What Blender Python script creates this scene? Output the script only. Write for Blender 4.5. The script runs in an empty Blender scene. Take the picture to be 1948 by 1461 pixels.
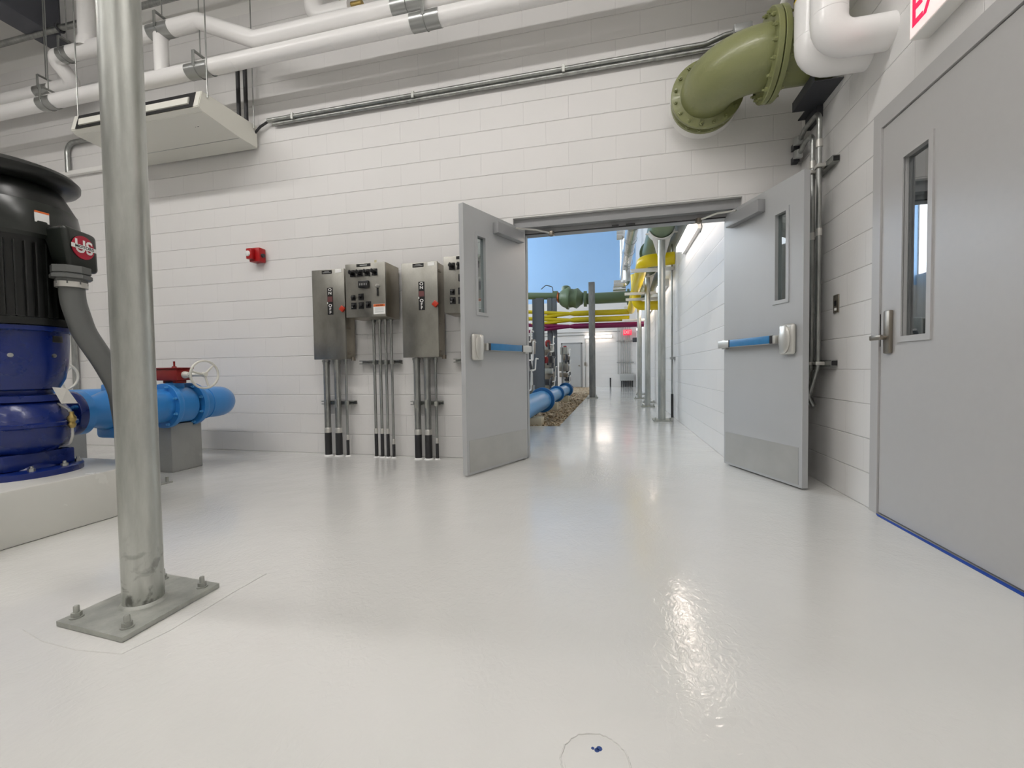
import bpy, bmesh, math, random
from mathutils import Vector, Matrix
from math import pi, sin, cos, radians
random.seed(7)
S = bpy.context.scene
COL = S.collection
ORG = {}

# ------------------------------------------------------------------ materials
MATS = {}
def mat(name, col, rough=.5, metal=0., bump=0., bscale=30., spec=None, coat=0., var=0., vscale=6., emit=None, estr=0., stretch=None):
    m = bpy.data.materials.new(name); m.use_nodes = True
    nt = m.node_tree; b = nt.nodes['Principled BSDF']
    b.inputs['Base Color'].default_value = (*col, 1); b.inputs['Roughness'].default_value = rough
    b.inputs['Metallic'].default_value = metal
    if coat: b.inputs['Coat Weight'].default_value = coat; b.inputs['Coat Roughness'].default_value = .06
    if spec is not None: b.inputs['Specular IOR Level'].default_value = spec
    tc = nt.nodes.new('ShaderNodeTexCoord')
    src = tc.outputs['Object']
    if stretch:
        mp = nt.nodes.new('ShaderNodeMapping'); mp.inputs['Scale'].default_value = stretch
        nt.links.new(src, mp.inputs['Vector']); src = mp.outputs['Vector']
    if var:
        n = nt.nodes.new('ShaderNodeTexNoise'); n.inputs['Scale'].default_value = vscale; n.inputs['Detail'].default_value = 5
        nt.links.new(src, n.inputs['Vector'])
        mx = nt.nodes.new('ShaderNodeMix'); mx.data_type = 'RGBA'
        mx.inputs['A'].default_value = (*[c*(1-var) for c in col], 1); mx.inputs['B'].default_value = (*[min(1, c*(1+var)) for c in col], 1)
        nt.links.new(n.outputs['Fac'], mx.inputs['Factor']); nt.links.new(mx.outputs['Result'], b.inputs['Base Color'])
        mr = nt.nodes.new('ShaderNodeMapRange'); mr.inputs['To Min'].default_value = max(.02, rough*.75); mr.inputs['To Max'].default_value = min(1, rough*1.25)
        nt.links.new(n.outputs['Fac'], mr.inputs['Value']); nt.links.new(mr.outputs['Result'], b.inputs['Roughness'])
    if bump:
        n2 = nt.nodes.new('ShaderNodeTexNoise'); n2.inputs['Scale'].default_value = bscale; n2.inputs['Detail'].default_value = 4
        nt.links.new(src, n2.inputs['Vector'])
        bp = nt.nodes.new('ShaderNodeBump'); bp.inputs['Strength'].default_value = 1; bp.inputs['Distance'].default_value = bump
        nt.links.new(n2.outputs['Fac'], bp.inputs['Height']); nt.links.new(bp.outputs['Normal'], b.inputs['Normal'])
    if emit:
        b.inputs['Emission Color'].default_value = (*emit, 1); b.inputs['Emission Strength'].default_value = estr
    MATS[name] = m
    return m

def block_mat(name, col, axis, shift=0.):
    """painted concrete masonry: 16 x 8 inch blocks; axis = world axis that runs along the wall"""
    m = bpy.data.materials.new(name); m.use_nodes = True
    nt = m.node_tree; b = nt.nodes['Principled BSDF']; L = nt.links.new
    b.inputs['Base Color'].default_value = (*col, 1); b.inputs['Roughness'].default_value = .42
    geo = nt.nodes.new('ShaderNodeNewGeometry')
    sp = nt.nodes.new('ShaderNodeSeparateXYZ'); L(geo.outputs['Position'], sp.inputs[0])
    ad = nt.nodes.new('ShaderNodeMath'); ad.operation = 'ADD'; ad.inputs[1].default_value = 40.64 + shift
    L(sp.outputs['XYZ'.index(axis)], ad.inputs[0])
    az = nt.nodes.new('ShaderNodeMath'); az.operation = 'ADD'; az.inputs[1].default_value = .4064*10
    L(sp.outputs[2], az.inputs[0])
    cb = nt.nodes.new('ShaderNodeCombineXYZ'); L(ad.outputs[0], cb.inputs[0]); L(az.outputs[0], cb.inputs[1])
    br = nt.nodes.new('ShaderNodeTexBrick'); L(cb.outputs[0], br.inputs['Vector'])
    br.offset = .5; br.offset_frequency = 2
    br.inputs['Scale'].default_value = 1; br.inputs['Brick Width'].default_value = .4064; br.inputs['Row Height'].default_value = .2032
    br.inputs['Mortar Size'].default_value = .003; br.inputs['Mortar Smooth'].default_value = .8
    br.inputs['Color1'].default_value = (*[c*1.0 for c in col], 1); br.inputs['Color2'].default_value = (*[c*.975 for c in col], 1)
    br.inputs['Mortar'].default_value = (*[c*.93 for c in col], 1)
    L(br.outputs['Color'], b.inputs['Base Color'])
    def M(op, a, b_=None, c=None):
        x = nt.nodes.new('ShaderNodeMath'); x.operation = op
        for i, v in enumerate((a, b_, c)):
            if v is None: continue
            if isinstance(v, (int, float)): x.inputs[i].default_value = v
            else: L(v, x.inputs[i])
        return x.outputs[0]
    # bed joints: a narrow tooled groove at every course
    nw = nt.nodes.new('ShaderNodeTexNoise'); nw.inputs['Scale'].default_value = 3.; nw.inputs['Detail'].default_value = 5; L(geo.outputs['Position'], nw.inputs['Vector'])
    zz = M('ADD', az.outputs[0], M('MULTIPLY_ADD', nw.outputs['Fac'], .006, -.003))
    fr = M('FRACT', M('DIVIDE', zz, .2032)); ds = M('MULTIPLY', M('MINIMUM', fr, M('SUBTRACT', 1., fr)), .2032)
    mr = nt.nodes.new('ShaderNodeMapRange'); mr.interpolation_type = 'SMOOTHSTEP'; mr.inputs['From Min'].default_value = .0012; mr.inputs['From Max'].default_value = .0055; mr.inputs['To Min'].default_value = 1.; mr.inputs['To Max'].default_value = 0.; L(ds, mr.inputs['Value'])
    n = nt.nodes.new('ShaderNodeTexNoise'); n.inputs['Scale'].default_value = 60; n.inputs['Detail'].default_value = 5
    L(geo.outputs['Position'], n.inputs['Vector'])
    h = M('SUBTRACT', M('SUBTRACT', M('MULTIPLY', n.outputs['Fac'], .22), M('MULTIPLY', mr.outputs[0], .75)), M('MULTIPLY', br.outputs['Fac'], .36))
    bp = nt.nodes.new('ShaderNodeBump'); bp.inputs['Strength'].default_value = 1; bp.inputs['Distance'].default_value = .0032
    L(h, bp.inputs['Height']); L(bp.outputs['Normal'], b.inputs['Normal'])
    return m

def floor_mat():
    m = bpy.data.materials.new('glossy_epoxy_floor'); m.use_nodes = True
    nt = m.node_tree; b = nt.nodes['Principled BSDF']; L = nt.links.new
    geo = nt.nodes.new('ShaderNodeNewGeometry')
    n0 = nt.nodes.new('ShaderNodeTexNoise'); n0.inputs['Scale'].default_value = .9; n0.inputs['Detail'].default_value = 3; L(geo.outputs['Position'], n0.inputs['Vector'])
    mx = nt.nodes.new('ShaderNodeMix'); mx.data_type = 'RGBA'
    mx.inputs['A'].default_value = (.68, .678, .65, 1); mx.inputs['B'].default_value = (.735, .73, .705, 1)
    L(n0.outputs['Fac'], mx.inputs['Factor']); L(mx.outputs['Result'], b.inputs['Base Color'])
    b.inputs['Roughness'].default_value = .11
    b.inputs['Coat Weight'].default_value = .3; b.inputs['Coat Roughness'].default_value = .05
    mp = nt.nodes.new('ShaderNodeMapping'); mp.inputs['Scale'].default_value = (1, .75, 1); mp.inputs['Rotation'].default_value = (0, 0, .25); L(geo.outputs['Position'], mp.inputs['Vector'])
    n1 = nt.nodes.new('ShaderNodeTexNoise'); n1.inputs['Scale'].default_value = 40; n1.inputs['Detail'].default_value = 3; n1.inputs['Distortion'].default_value = 1.2; L(mp.outputs[0], n1.inputs['Vector'])
    n2 = nt.nodes.new('ShaderNodeTexNoise'); n2.inputs['Scale'].default_value = 3.2; n2.inputs['Detail'].default_value = 2; L(geo.outputs['Position'], n2.inputs['Vector'])
    n3 = nt.nodes.new('ShaderNodeTexNoise'); n3.inputs['Scale'].default_value = 1.1; L(geo.outputs['Position'], n3.inputs['Vector'])
    mk = nt.nodes.new('ShaderNodeMapRange'); mk.inputs['From Min'].default_value = .4; mk.inputs['From Max'].default_value = .65
    mk.inputs['To Min'].default_value = .0006; mk.inputs['To Max'].default_value = .0018; L(n3.outputs['Fac'], mk.inputs['Value'])
    b1 = nt.nodes.new('ShaderNodeBump'); L(mk.outputs[0], b1.inputs['Distance']); L(n1.outputs['Fac'], b1.inputs['Height'])
    b2 = nt.nodes.new('ShaderNodeBump'); b2.inputs['Distance'].default_value = .004; L(n2.outputs['Fac'], b2.inputs['Height']); L(b1.outputs['Normal'], b2.inputs['Normal'])
    L(b2.outputs['Normal'], b.inputs['Normal']); L(b2.outputs['Normal'], b.inputs['Coat Normal'])
    return m

def steel_mat(name, a, b_, rough, metal=.85, sc=9., stretch=(1, 1, .25)):
    m = mat(name, a, rough, metal)
    nt = m.node_tree; b = nt.nodes['Principled BSDF']; L = nt.links.new
    tc = nt.nodes.new('ShaderNodeTexCoord'); mp = nt.nodes.new('ShaderNodeMapping'); mp.inputs['Scale'].default_value = stretch; L(tc.outputs['Object'], mp.inputs[0])
    n = nt.nodes.new('ShaderNodeTexNoise'); n.inputs['Scale'].default_value = sc; n.inputs['Detail'].default_value = 8; n.inputs['Roughness'].default_value = .65; L(mp.outputs[0], n.inputs['Vector'])
    r = nt.nodes.new('ShaderNodeValToRGB'); r.color_ramp.elements[0].position = .32; r.color_ramp.elements[1].position = .68
    r.color_ramp.elements[0].color = (*a, 1); r.color_ramp.elements[1].color = (*b_, 1)
    L(n.outputs['Fac'], r.inputs[0]); L(r.outputs[0], b.inputs['Base Color'])
    mr = nt.nodes.new('ShaderNodeMapRange'); mr.inputs['To Min'].default_value = rough*.75; mr.inputs['To Max'].default_value = rough*1.35; L(n.outputs['Fac'], mr.inputs['Value']); L(mr.outputs[0], b.inputs['Roughness'])
    return m

WALLC = (.78, .768, .752)
M_back = block_mat('painted_block_x', WALLC, 'X', .2032)
M_side = block_mat('painted_block_y', WALLC, 'Y', .10)
M_floor = floor_mat()
M_ceil = mat('white_deck', (.72, .71, .69), .6, var=.05, vscale=2)
M_daylit_wall = mat('blue_daylight_tint', (.36, .60, .93), .5, var=.05, vscale=.6)  # blue daylight on the upper far wall is put into this base colour
M_galv = steel_mat('galvanised_steel', (.36, .37, .345), (.58, .59, .55), .36)
M_col = steel_mat('weathered_column_steel', (.34, .355, .33), (.62, .63, .59), .33, .85, 7., (1, 1, .18))
def add_dirt(m):
    nt = m.node_tree; b = nt.nodes['Principled BSDF']; L = nt.links.new; src = b.inputs['Base Color'].links[0].from_socket
    tc = nt.nodes.new('ShaderNodeTexCoord'); sp = nt.nodes.new('ShaderNodeSeparateXYZ'); L(tc.outputs['Object'], sp.inputs[0])
    n = nt.nodes.new('ShaderNodeTexNoise'); n.inputs['Scale'].default_value = 17; n.inputs['Detail'].default_value = 7; n.inputs['Distortion'].default_value = .6; L(tc.outputs['Object'], n.inputs['Vector'])
    th = nt.nodes.new('ShaderNodeMapRange'); th.inputs['From Min'].default_value = .53; th.inputs['From Max'].default_value = .63; L(n.outputs['Fac'], th.inputs['Value'])
    hm = nt.nodes.new('ShaderNodeMapRange'); hm.inputs['From Min'].default_value = .06; hm.inputs['From Max'].default_value = .30; hm.inputs['To Min'].default_value = .75; hm.inputs['To Max'].default_value = 0; L(sp.outputs[2], hm.inputs['Value'])
    mu = nt.nodes.new('ShaderNodeMath'); mu.operation = 'MULTIPLY'; L(th.outputs[0], mu.inputs[0]); L(hm.outputs[0], mu.inputs[1])
    mx = nt.nodes.new('ShaderNodeMix'); mx.data_type = 'RGBA'; L(mu.outputs[0], mx.inputs['Factor']); L(src, mx.inputs['A']); mx.inputs['B'].default_value = (.07, .068, .055, 1); L(mx.outputs['Result'], b.inputs['Base Color'])
    mt = nt.nodes.new('ShaderNodeMath'); mt.operation = 'MULTIPLY_ADD'; mt.inputs[1].default_value = -.8; mt.inputs[2].default_value = .85; L(mu.outputs[0], mt.inputs[0]); L(mt.outputs[0], b.inputs['Metallic'])
add_dirt(M_col)
M_galv2 = steel_mat('galvanised_conduit', (.27, .28, .27), (.46, .47, .45), .30, sc=18)
M_plate = steel_mat('dull_zinc_plate', (.33, .34, .31), (.48, .49, .45), .5, .5, 14, (1, 1, 1))
M_ss = steel_mat('brushed_stainless', (.25, .245, .22), (.36, .35, .315), .33, .9, 5, (1, 1, .6))
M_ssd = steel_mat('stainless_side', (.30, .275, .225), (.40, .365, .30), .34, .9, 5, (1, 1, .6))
M_shiny = mat('shiny_aluminium', (.75, .75, .74), .22, 1., bump=.002, bscale=14)
M_band = mat('galvanised_band', (.42, .43, .42), .3, .95)
M_pvcw = mat('white_pvc_jacket', (.90, .89, .875), .28, bump=.0008, bscale=12, coat=.2)
M_white = mat('white_paint', (.84, .83, .80), .4)
M_cream = mat('cream_enamel', (.74, .73, .66), .4)
M_black = mat('black_plastic', (.012, .012, .013), .35)
M_pvcblk = mat('black_pvc_coating', (.028, .028, .03), .5, var=.4, vscale=30)
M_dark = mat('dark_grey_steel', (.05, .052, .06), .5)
M_beam = mat('dark_beam_paint', (.10, .105, .125), .5)
M_motor = mat('motor_black_paint', (.007, .008, .007), .32)
M_motor2 = mat('motor_dark_green_black', (.013, .016, .013), .3)
M_navy = mat('navy_pump_paint', (.004, .018, .15), .28, bump=.002, bscale=25, coat=.15, var=.2)
M_lblue = mat('light_blue_pipe_paint', (.035, .24, .62), .32, bump=.0015, bscale=20, coat=.15)
M_hblue = mat('hall_blue_pipe_paint', (.07, .30, .62), .3)
M_hblue2 = mat('deep_blue_flange_paint', (.01, .12, .34), .35)
M_red = mat('dark_red_paint', (.25, .012, .01), .35)
M_hasp = mat('red_orange_lockout', (.5, .035, .012), .35)
M_alarm = mat('alarm_red', (.42, .004, .006), .3)
M_olive = mat('olive_green_pipe_paint', (.25, .265, .115), .33, bump=.0022, bscale=38, coat=.12)
M_hgreen = mat('grey_green_pipe_paint', (.13, .19, .11), .4, bump=.002, bscale=20)
M_yellow = mat('yellow_pipe_paint', (.88, .66, .005), .28)
M_dyel = mat('mustard_pipe_paint', (.62, .50, .01), .3)
M_purple = mat('purple_pipe_paint', (.20, .006, .075), .3)
M_door = mat('grey_door_paint', (.44, .45, .455), .33, var=.03, vscale=4)
M_frame = mat('grey_frame_paint', (.30, .305, .31), .33)
M_door3 = mat('light_grey_door_paint', (.49, .485, .48), .38, var=.03, vscale=30)
M_kick = mat('kick_plate_metal', (.44, .44, .42), .38, .35, var=.15, vscale=5, stretch=(1, 1, 1))
M_alu = mat('satin_aluminium', (.62, .61, .57), .35, .6)
M_film = mat('blue_protective_film', (.03, .19, .42), .35, var=.25, vscale=14)
M_nickel = mat('aged_nickel', (.30, .265, .22), .35, .8)
M_brass = mat('brass', (.45, .33, .12), .35, .9)
M_conc = mat('painted_concrete', (.60, .60, .56), .35, bump=.002, bscale=10, var=.03)
M_pad = mat('painted_pad', (.66, .655, .61), .25, bump=.003, bscale=6, var=.02)
M_support = mat('grey_support_concrete', (.33, .335, .32), .6, bump=.003, bscale=20, var=.1)
M_hsup = mat('buff_concrete', (.55, .49, .36), .7, var=.1)
M_flex = mat('grey_flex_jacket', (.12, .125, .12), .4)
M_lgrey = mat('grey_fitting', (.42, .43, .42), .4, .3)
M_hub = mat('dark_grey_hub', (.14, .145, .14), .4, .3)
M_sqp = steel_mat('square_post_steel', (.16, .165, .17), (.30, .30, .29), .4, .7)
M_label = mat('black_label', (.008, .008, .008), .4)
M_let = mat('white_lettering', (.85, .85, .83), .5)
M_orange = mat('orange_label', (.72, .15, .03), .45)
M_lred = mat('logo_red', (.42, .005, .03), .4)
M_pink = mat('dull_red_window', (.16, .06, .06), .3)
M_tape = mat('blue_masking_tape', (.02, .08, .42), .5)
M_bluemark = mat('blue_paint_fleck', (.03, .07, .25), .4)
M_cream2 = mat('yellow_glue', (.65, .60, .40), .5)
M_exit = mat('exit_sign_face', (.78, .70, .68), .4, emit=(1, .82, .78), estr=.45)
M_exitr = mat('exit_letter_red', (.8, .0, .05), .4, emit=(1, .0, .06), estr=.9)
M_exit2 = mat('exit_far_red', (.7, .02, .05), .4, emit=(1, .03, .08), estr=.8)
def emitter(name, col, s):
    m = bpy.data.materials.new(name); m.use_nodes = True; nt = m.node_tree; nt.nodes.clear()
    e = nt.nodes.new('ShaderNodeEmission'); e.inputs[0].default_value = (*col, 1); e.inputs[1].default_value = s
    o = nt.nodes.new('ShaderNodeOutputMaterial'); nt.links.new(e.outputs[0], o.inputs[0]); return m
def glass(name, tint, k):
    m = bpy.data.materials.new(name); m.use_nodes = True; nt = m.node_tree; nt.nodes.clear(); L = nt.links.new
    t = nt.nodes.new('ShaderNodeBsdfTransparent'); t.inputs[0].default_value = (*tint, 1)
    g = nt.nodes.new('ShaderNodeBsdfGlossy'); g.inputs['Roughness'].default_value = .02
    f = nt.nodes.new('ShaderNodeFresnel'); f.inputs[0].default_value = 1.5
    a = nt.nodes.new('ShaderNodeMath'); a.operation = 'MULTIPLY_ADD'; a.inputs[1].default_value = 1.6; a.inputs[2].default_value = k; L(f.outputs[0], a.inputs[0])
    ge = nt.nodes.new('ShaderNodeNewGeometry'); iv = nt.nodes.new('ShaderNodeMath'); iv.operation = 'SUBTRACT'; iv.inputs[0].default_value = 1; L(ge.outputs['Backfacing'], iv.inputs[1])
    mu = nt.nodes.new('ShaderNodeMath'); mu.operation = 'MULTIPLY'; mu.use_clamp = True; L(a.outputs[0], mu.inputs[0]); L(iv.outputs[0], mu.inputs[1])
    x = nt.nodes.new('ShaderNodeMixShader'); L(mu.outputs[0], x.inputs[0]); L(t.outputs[0], x.inputs[1]); L(g.outputs[0], x.inputs[2])
    o = nt.nodes.new('ShaderNodeOutputMaterial'); L(x.outputs[0], o.inputs[0]); return m
M_glass = glass('wired_glass', (.35, .40, .42), .25)
M_glass2 = glass('clear_glass', (.75, .8, .8), .05)
LS = 1.0
M_tube = emitter('led_strip', (1, .968, .94), 25)
M_tube2 = emitter('led_strip_rear', (1, .968, .94), 11)
M_tubeh = emitter('hall_led_strip', (1, .85, .74), 11)
M_hall_fill = emitter('added_daylight_fill', (.84, .92, 1.0), 5.2)  # glow of the added, unseen daylight panel in the hall
def gravel_mat():
    m = mat('gravel', (.4, .3, .18), .85); nt = m.node_tree; b = nt.nodes['Principled BSDF']; L = nt.links.new
    geo = nt.nodes.new('ShaderNodeNewGeometry')
    v = nt.nodes.new('ShaderNodeTexVoronoi'); v.inputs['Scale'].default_value = 22; L(geo.outputs['Position'], v.inputs['Vector'])
    sp = nt.nodes.new('ShaderNodeSeparateColor'); L(v.outputs['Color'], sp.inputs[0])
    r = nt.nodes.new('ShaderNodeValToRGB'); e = r.color_ramp.elements; e[0].color = (.17, .12, .07, 1); e[1].color = (.66, .55, .40, 1); x = r.color_ramp.elements.new(.5); x.color = (.40, .29, .17, 1)
    L(sp.outputs[0], r.inputs[0]); L(r.outputs[0], b.inputs['Base Color'])
    bp = nt.nodes.new('ShaderNodeBump'); bp.invert = True; bp.inputs['Distance'].default_value = .03; L(v.outputs['Distance'], bp.inputs['Height']); L(bp.outputs['Normal'], b.inputs['Normal'])
    return m
M_gravel = gravel_mat()

# ------------------------------------------------------------------ mesh helpers
def basis(d, up=Vector((0, 0, 1))):
    d = Vector(d).normalized()
    if abs(d.dot(up)) > .98: up = Vector((0, 1, 0))
    a = d.cross(up).normalized(); b = a.cross(d).normalized()
    return a, b
class MB:
    def __init__(s): s.bm = bmesh.new(); s.sh = radians(40)
    def box(s, p, q, bev=0., rot=None, piv=None):
        x0, y0, z0 = [min(a, b) for a, b in zip(p, q)]; x1, y1, z1 = [max(a, b) for a, b in zip(p, q)]
        t = bmesh.new()
        vs = [t.verts.new(v) for v in ((x0, y0, z0), (x1, y0, z0), (x1, y1, z0), (x0, y1, z0), (x0, y0, z1), (x1, y0, z1), (x1, y1, z1), (x0, y1, z1))]
        for f in ((0, 3, 2, 1), (4, 5, 6, 7), (0, 1, 5, 4), (1, 2, 6, 5), (2, 3, 7, 6), (3, 0, 4, 7)): t.faces.new([vs[i] for i in f])
        if bev: bmesh.ops.bevel(t, geom=t.edges[:], offset=bev, segments=2, profile=.5, affect='EDGES')
        s._merge(t, rot, piv); return s
    def _merge(s, t, rot=None, piv=None):
        if rot is not None:
            pv = Vector(piv) if piv is not None else Vector()
            bmesh.ops.transform(t, matrix=Matrix.Translation(pv) @ rot.to_4x4() @ Matrix.Translation(-pv), verts=t.verts[:])
        me = bpy.data.meshes.new('t'); t.to_mesh(me); t.free(); s.bm.from_mesh(me); bpy.data.meshes.remove(me)
    def prism(s, pts, d):
        d = Vector(d); a = [s.bm.verts.new(p) for p in pts]; b = [s.bm.verts.new(Vector(p)+d) for p in pts]
        s.bm.faces.new(a); s.bm.faces.new(b[::-1]); n = len(a)
        for i in range(n): s.bm.faces.new((a[i], b[i], b[(i+1) % n], a[(i+1) % n]))
        return s
    def lathe(s, p, d, prof, n=32, cap=True):
        """prof = list of (distance along d, radius)"""
        p = Vector(p); d = Vector(d).normalized(); a, b = basis(d); rings = []
        for t, r in prof:
            if r < 1e-6: rings.append([s.bm.verts.new(p+d*t)])
            else: rings.append([s.bm.verts.new(p+d*t+(a*cos(2*pi*k/n)+b*sin(2*pi*k/n))*r) for k in range(n)])
        for A, B in zip(rings, rings[1:]):
            for k in range(n):
                j = (k+1) % n
                if len(A) == 1 and len(B) == 1: break
                if len(A) == 1: s.bm.faces.new((A[0], B[j], B[k]))
                elif len(B) == 1: s.bm.faces.new((A[k], A[j], B[0]))
                else: s.bm.faces.new((A[k], A[j], B[j], B[k]))
        if cap:
            if len(rings[0]) > 1: s.bm.faces.new(rings[0][::-1])
            if len(rings[-1]) > 1: s.bm.faces.new(rings[-1])
        return s
    def cyl(s, p, q, r, n=20, r2=None):
        d = Vector(q)-Vector(p); return s.lathe(p, d, [(0, r), (d.length, r if r2 is None else r2)], n)
    def tube(s, pts, r, n=14, rad=0., closed=False):
        P = [Vector(p) for p in pts]
        if rad and len(P) > 2:
            Q = [P[0]]
            for a, b, c in zip(P, P[1:], P[2:]):
                u = (a-b); w = (c-b); lu, lw = u.length, w.length; u.normalize(); w.normalize()
                ang = u.angle(w)
                if ang > pi-.05: Q.append(b); continue
                R = rad; t = min(R/math.tan(ang/2), lu*.49, lw*.49); R = t*math.tan(ang/2)
                cen = b+(u+w).normalized()*(R/sin(ang/2)); s0 = b+u*t-cen; s1 = b+w*t-cen; tot = s0.angle(s1); k = max(3, int(tot/.2))
                ax = s0.cross(s1).normalized()
                for i in range(k+1): Q.append(cen+Matrix.Rotation(tot*i/k, 3, ax) @ s0)
            Q.append(P[-1]); P = Q
        N = len(P); T = []
        for i in range(N):
            a = P[(i-1) % N] if (closed or i) else P[0]; b = P[(i+1) % N] if (closed or i < N-1) else P[-1]
            T.append((b-a).normalized())
        a, _ = basis(T[0]); rings = []
        for i in range(N):
            if i: 
                ax = T[i-1].cross(T[i])
                if ax.length > 1e-6: a = Matrix.Rotation(T[i-1].angle(T[i]), 3, ax.normalized()) @ a
            a = (a-T[i]*a.dot(T[i])).normalized(); b = T[i].cross(a)
            rings.append([s.bm.verts.new(P[i]+(a*cos(2*pi*k/n)+b*sin(2*pi*k/n))*r) for k in range(n)])
        for i in range(N if closed else N-1):
            A, B = rings[i], rings[(i+1) % N]
            for k in range(n): s.bm.faces.new((A[k], A[(k+1) % n], B[(k+1) % n], B[k]))
        if not closed: s.bm.faces.new(rings[0][::-1]); s.bm.faces.new(rings[-1])
        return s
    def ring(s, c, d, R, r, n=28, m=8):
        c = Vector(c); a, b = basis(d)
        return s.tube([c+(a*cos(2*pi*k/n)+b*sin(2*pi*k/n))*R for k in range(n)], r, m, closed=True)
    def flange(s, p, d, t, r, n=36):
        return s.lathe(p, d, [(0, r*.985), (t*.1, r), (t*.9, r), (t, r*.985)], n)
    def text(s, txt, size, org, xd, yd, ext=.001, align='CENTER', sx=1.):
        cu = bpy.data.curves.new('t', 'FONT'); cu.body = txt; cu.size = size; cu.align_x = align; cu.align_y = 'CENTER'; cu.extrude = ext; cu.resolution_u = 3
        cu.offset = size*.015
        o = bpy.data.objects.new('t', cu); COL.objects.link(o); bpy.context.view_layer.update()
        me = bpy.data.meshes.new_from_object(o.evaluated_get(bpy.context.evaluated_depsgraph_get()))
        bpy.data.objects.remove(o); bpy.data.curves.remove(cu)
        x = Vector(xd).normalized(); y = Vector(yd).normalized(); z = x.cross(y)
        M = Matrix((x*sx, y, z)).transposed().to_4x4(); M.translation = Vector(org); me.transform(M); s.bm.from_mesh(me); bpy.data.meshes.remove(me); return s
    def build(s, name, m, parent=None, org=None, smooth=True, recalc=True):
        bm = s.bm
        if recalc and len(bm.faces) < 60000: bmesh.ops.recalc_face_normals(bm, faces=bm.faces[:])
        if parent is not None and org is None: org = ORG[parent.name]
        if org is None:
            xs = [v.co.x for v in bm.verts]; ys = [v.co.y for v in bm.verts]; zs = [v.co.z for v in bm.verts]
            org = Vector(((min(xs)+max(xs))/2, (min(ys)+max(ys))/2, min(zs)))
        org = Vector(org)
        bmesh.ops.translate(bm, vec=-org, verts=bm.verts[:])
        if smooth:
            for f in bm.faces: f.smooth = True
            for e in bm.edges:
                if len(e.link_faces) == 2 and e.calc_face_angle(0) > s.sh: e.smooth = False
        me = bpy.data.meshes.new(name); bm.to_mesh(me); bm.free(); me.materials.append(m)
        o = bpy.data.objects.new(name, me); COL.objects.link(o)
        if parent is not None: o.parent = parent
        else: o.location = org
        ORG[o.name] = org
        return o
def tag(o, label, cat, group=None, kind=None):
    o['label'] = label; o['category'] = cat
    if group: o['group'] = group
    if kind: o['kind'] = kind
    return o
def thing(name, loc, label, cat, group=None, rz=0., kind=None):
    o = bpy.data.objects.new(name, None); COL.objects.link(o); o.location = loc; o.rotation_euler = (0, 0, rz); o.empty_display_size = .1
    ORG[o.name] = Vector(loc); return tag(o, label, cat, group, kind)
def dup(root, loc, label=None, group=None):
    r = root.copy(); COL.objects.link(r); r.location = loc; ORG[r.name] = Vector(loc)
    if label: r['label'] = label
    if group: r['group'] = group
    for ch in list(root.children):
        c = ch.copy(); COL.objects.link(c); c.parent = r
        for g in list(ch.children):
            d = g.copy(); COL.objects.link(d); d.parent = c
    return r
def struct(name, mb, m, label, cat, org=None):
    return tag(mb.build(name, m, org=org), label, cat, kind='structure')
def bolts(parent, c, d, R, n, br, ln, m, ph=0., name='bolt'):
    c = Vector(c); d = Vector(d).normalized(); a, b = basis(d)
    for k in range(n):
        t = 2*pi*(k+.5)/n+ph; p = c+(a*cos(t)+b*sin(t))*R
        q = MB(); q.lathe(p, d, [(0, br), (ln*.55, br), (ln*.6, br*.55), (ln, br*.5)], 6); q.build(name, m, parent)

# ------------------------------------------------------------------ the setting
fl = MB(); fl.box((-6.2, -9.2, -.1), (4.3, 2.42, 0)); fl.box((1.82, 2.42, -.1), (3.9, 16.8, 0))
fl.box((4.3, -2.4, -.1), (6.2, .4, 0))
struct('floor', fl, M_floor, 'glossy pale grey painted floor running through the doorway into the hall', 'floor', (0, 0, 0))
g = MB(); nx, ny = 50, 150; vv = {}
for i in range(nx+1):
    for j in range(ny+1):
        x = -6+7.82*i/nx; y = 2.42+14.2*j/ny
        vv[i, j] = g.bm.verts.new((x, y, -.03+random.uniform(0, .02)))
for i in range(nx):
    for j in range(ny): g.bm.faces.new((vv[i, j], vv[i+1, j], vv[i+1, j+1], vv[i, j+1]))
for k in range(900):
    y = 2.45+random.random()**1.6*9; x = 1.8-random.random()*1.0; r = random.uniform(.012, .024)
    t = bmesh.new(); bmesh.ops.create_icosphere(t, subdivisions=1, radius=r); bmesh.ops.scale(t, vec=(1, random.uniform(.7, 1.2), .7), verts=t.verts[:])
    bmesh.ops.translate(t, vec=(x, y, -.012+random.uniform(0, .01)), verts=t.verts[:]); g._merge(t)
tag(g.build('gravel_bed', M_gravel, org=(0, 2.42, 0), recalc=False), 'tan pebble gravel bed beside the painted walkway in the hall', 'gravel', kind='stuff')

# back wall with the double-door opening
w = MB(); w.box((-6.2, 0, 0), (1.72, .2, 4.62)); w.box((3.635, 0, 0), (4.06, .2, 4.62)); w.box((1.72, 0, 2.225), (3.635, .2, 4.62))
struct('wall_back', w, M_back, 'white painted concrete block wall around the double doorway', 'wall', (0, 0, 0))
w = MB(); w.box((-6.2, .035, 4.62), (4.06, .2, 5.4)); struct('trim_1', w, M_white, 'smooth white band above the block wall, up to the ceiling', 'wall trim')
w = MB(); w.box((4.06, -1.03, 0), (4.26, .2, 5.4)); w.box((4.06, -9.2, 0), (4.26, -2.09, 5.4)); w.box((4.06, -2.09, 2.2), (4.26, -1.03, 5.4))
struct('wall_right', w, M_side, 'white painted block wall beside the open door and around the grey flush door', 'wall', (4.06, 0, 0))
w = MB(); w.box((-6.4, -9.2, 0), (-6.2, .2, 5.4)); struct('wall_left', w, M_side, 'white block wall at the far left of the pump room', 'wall')
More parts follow.
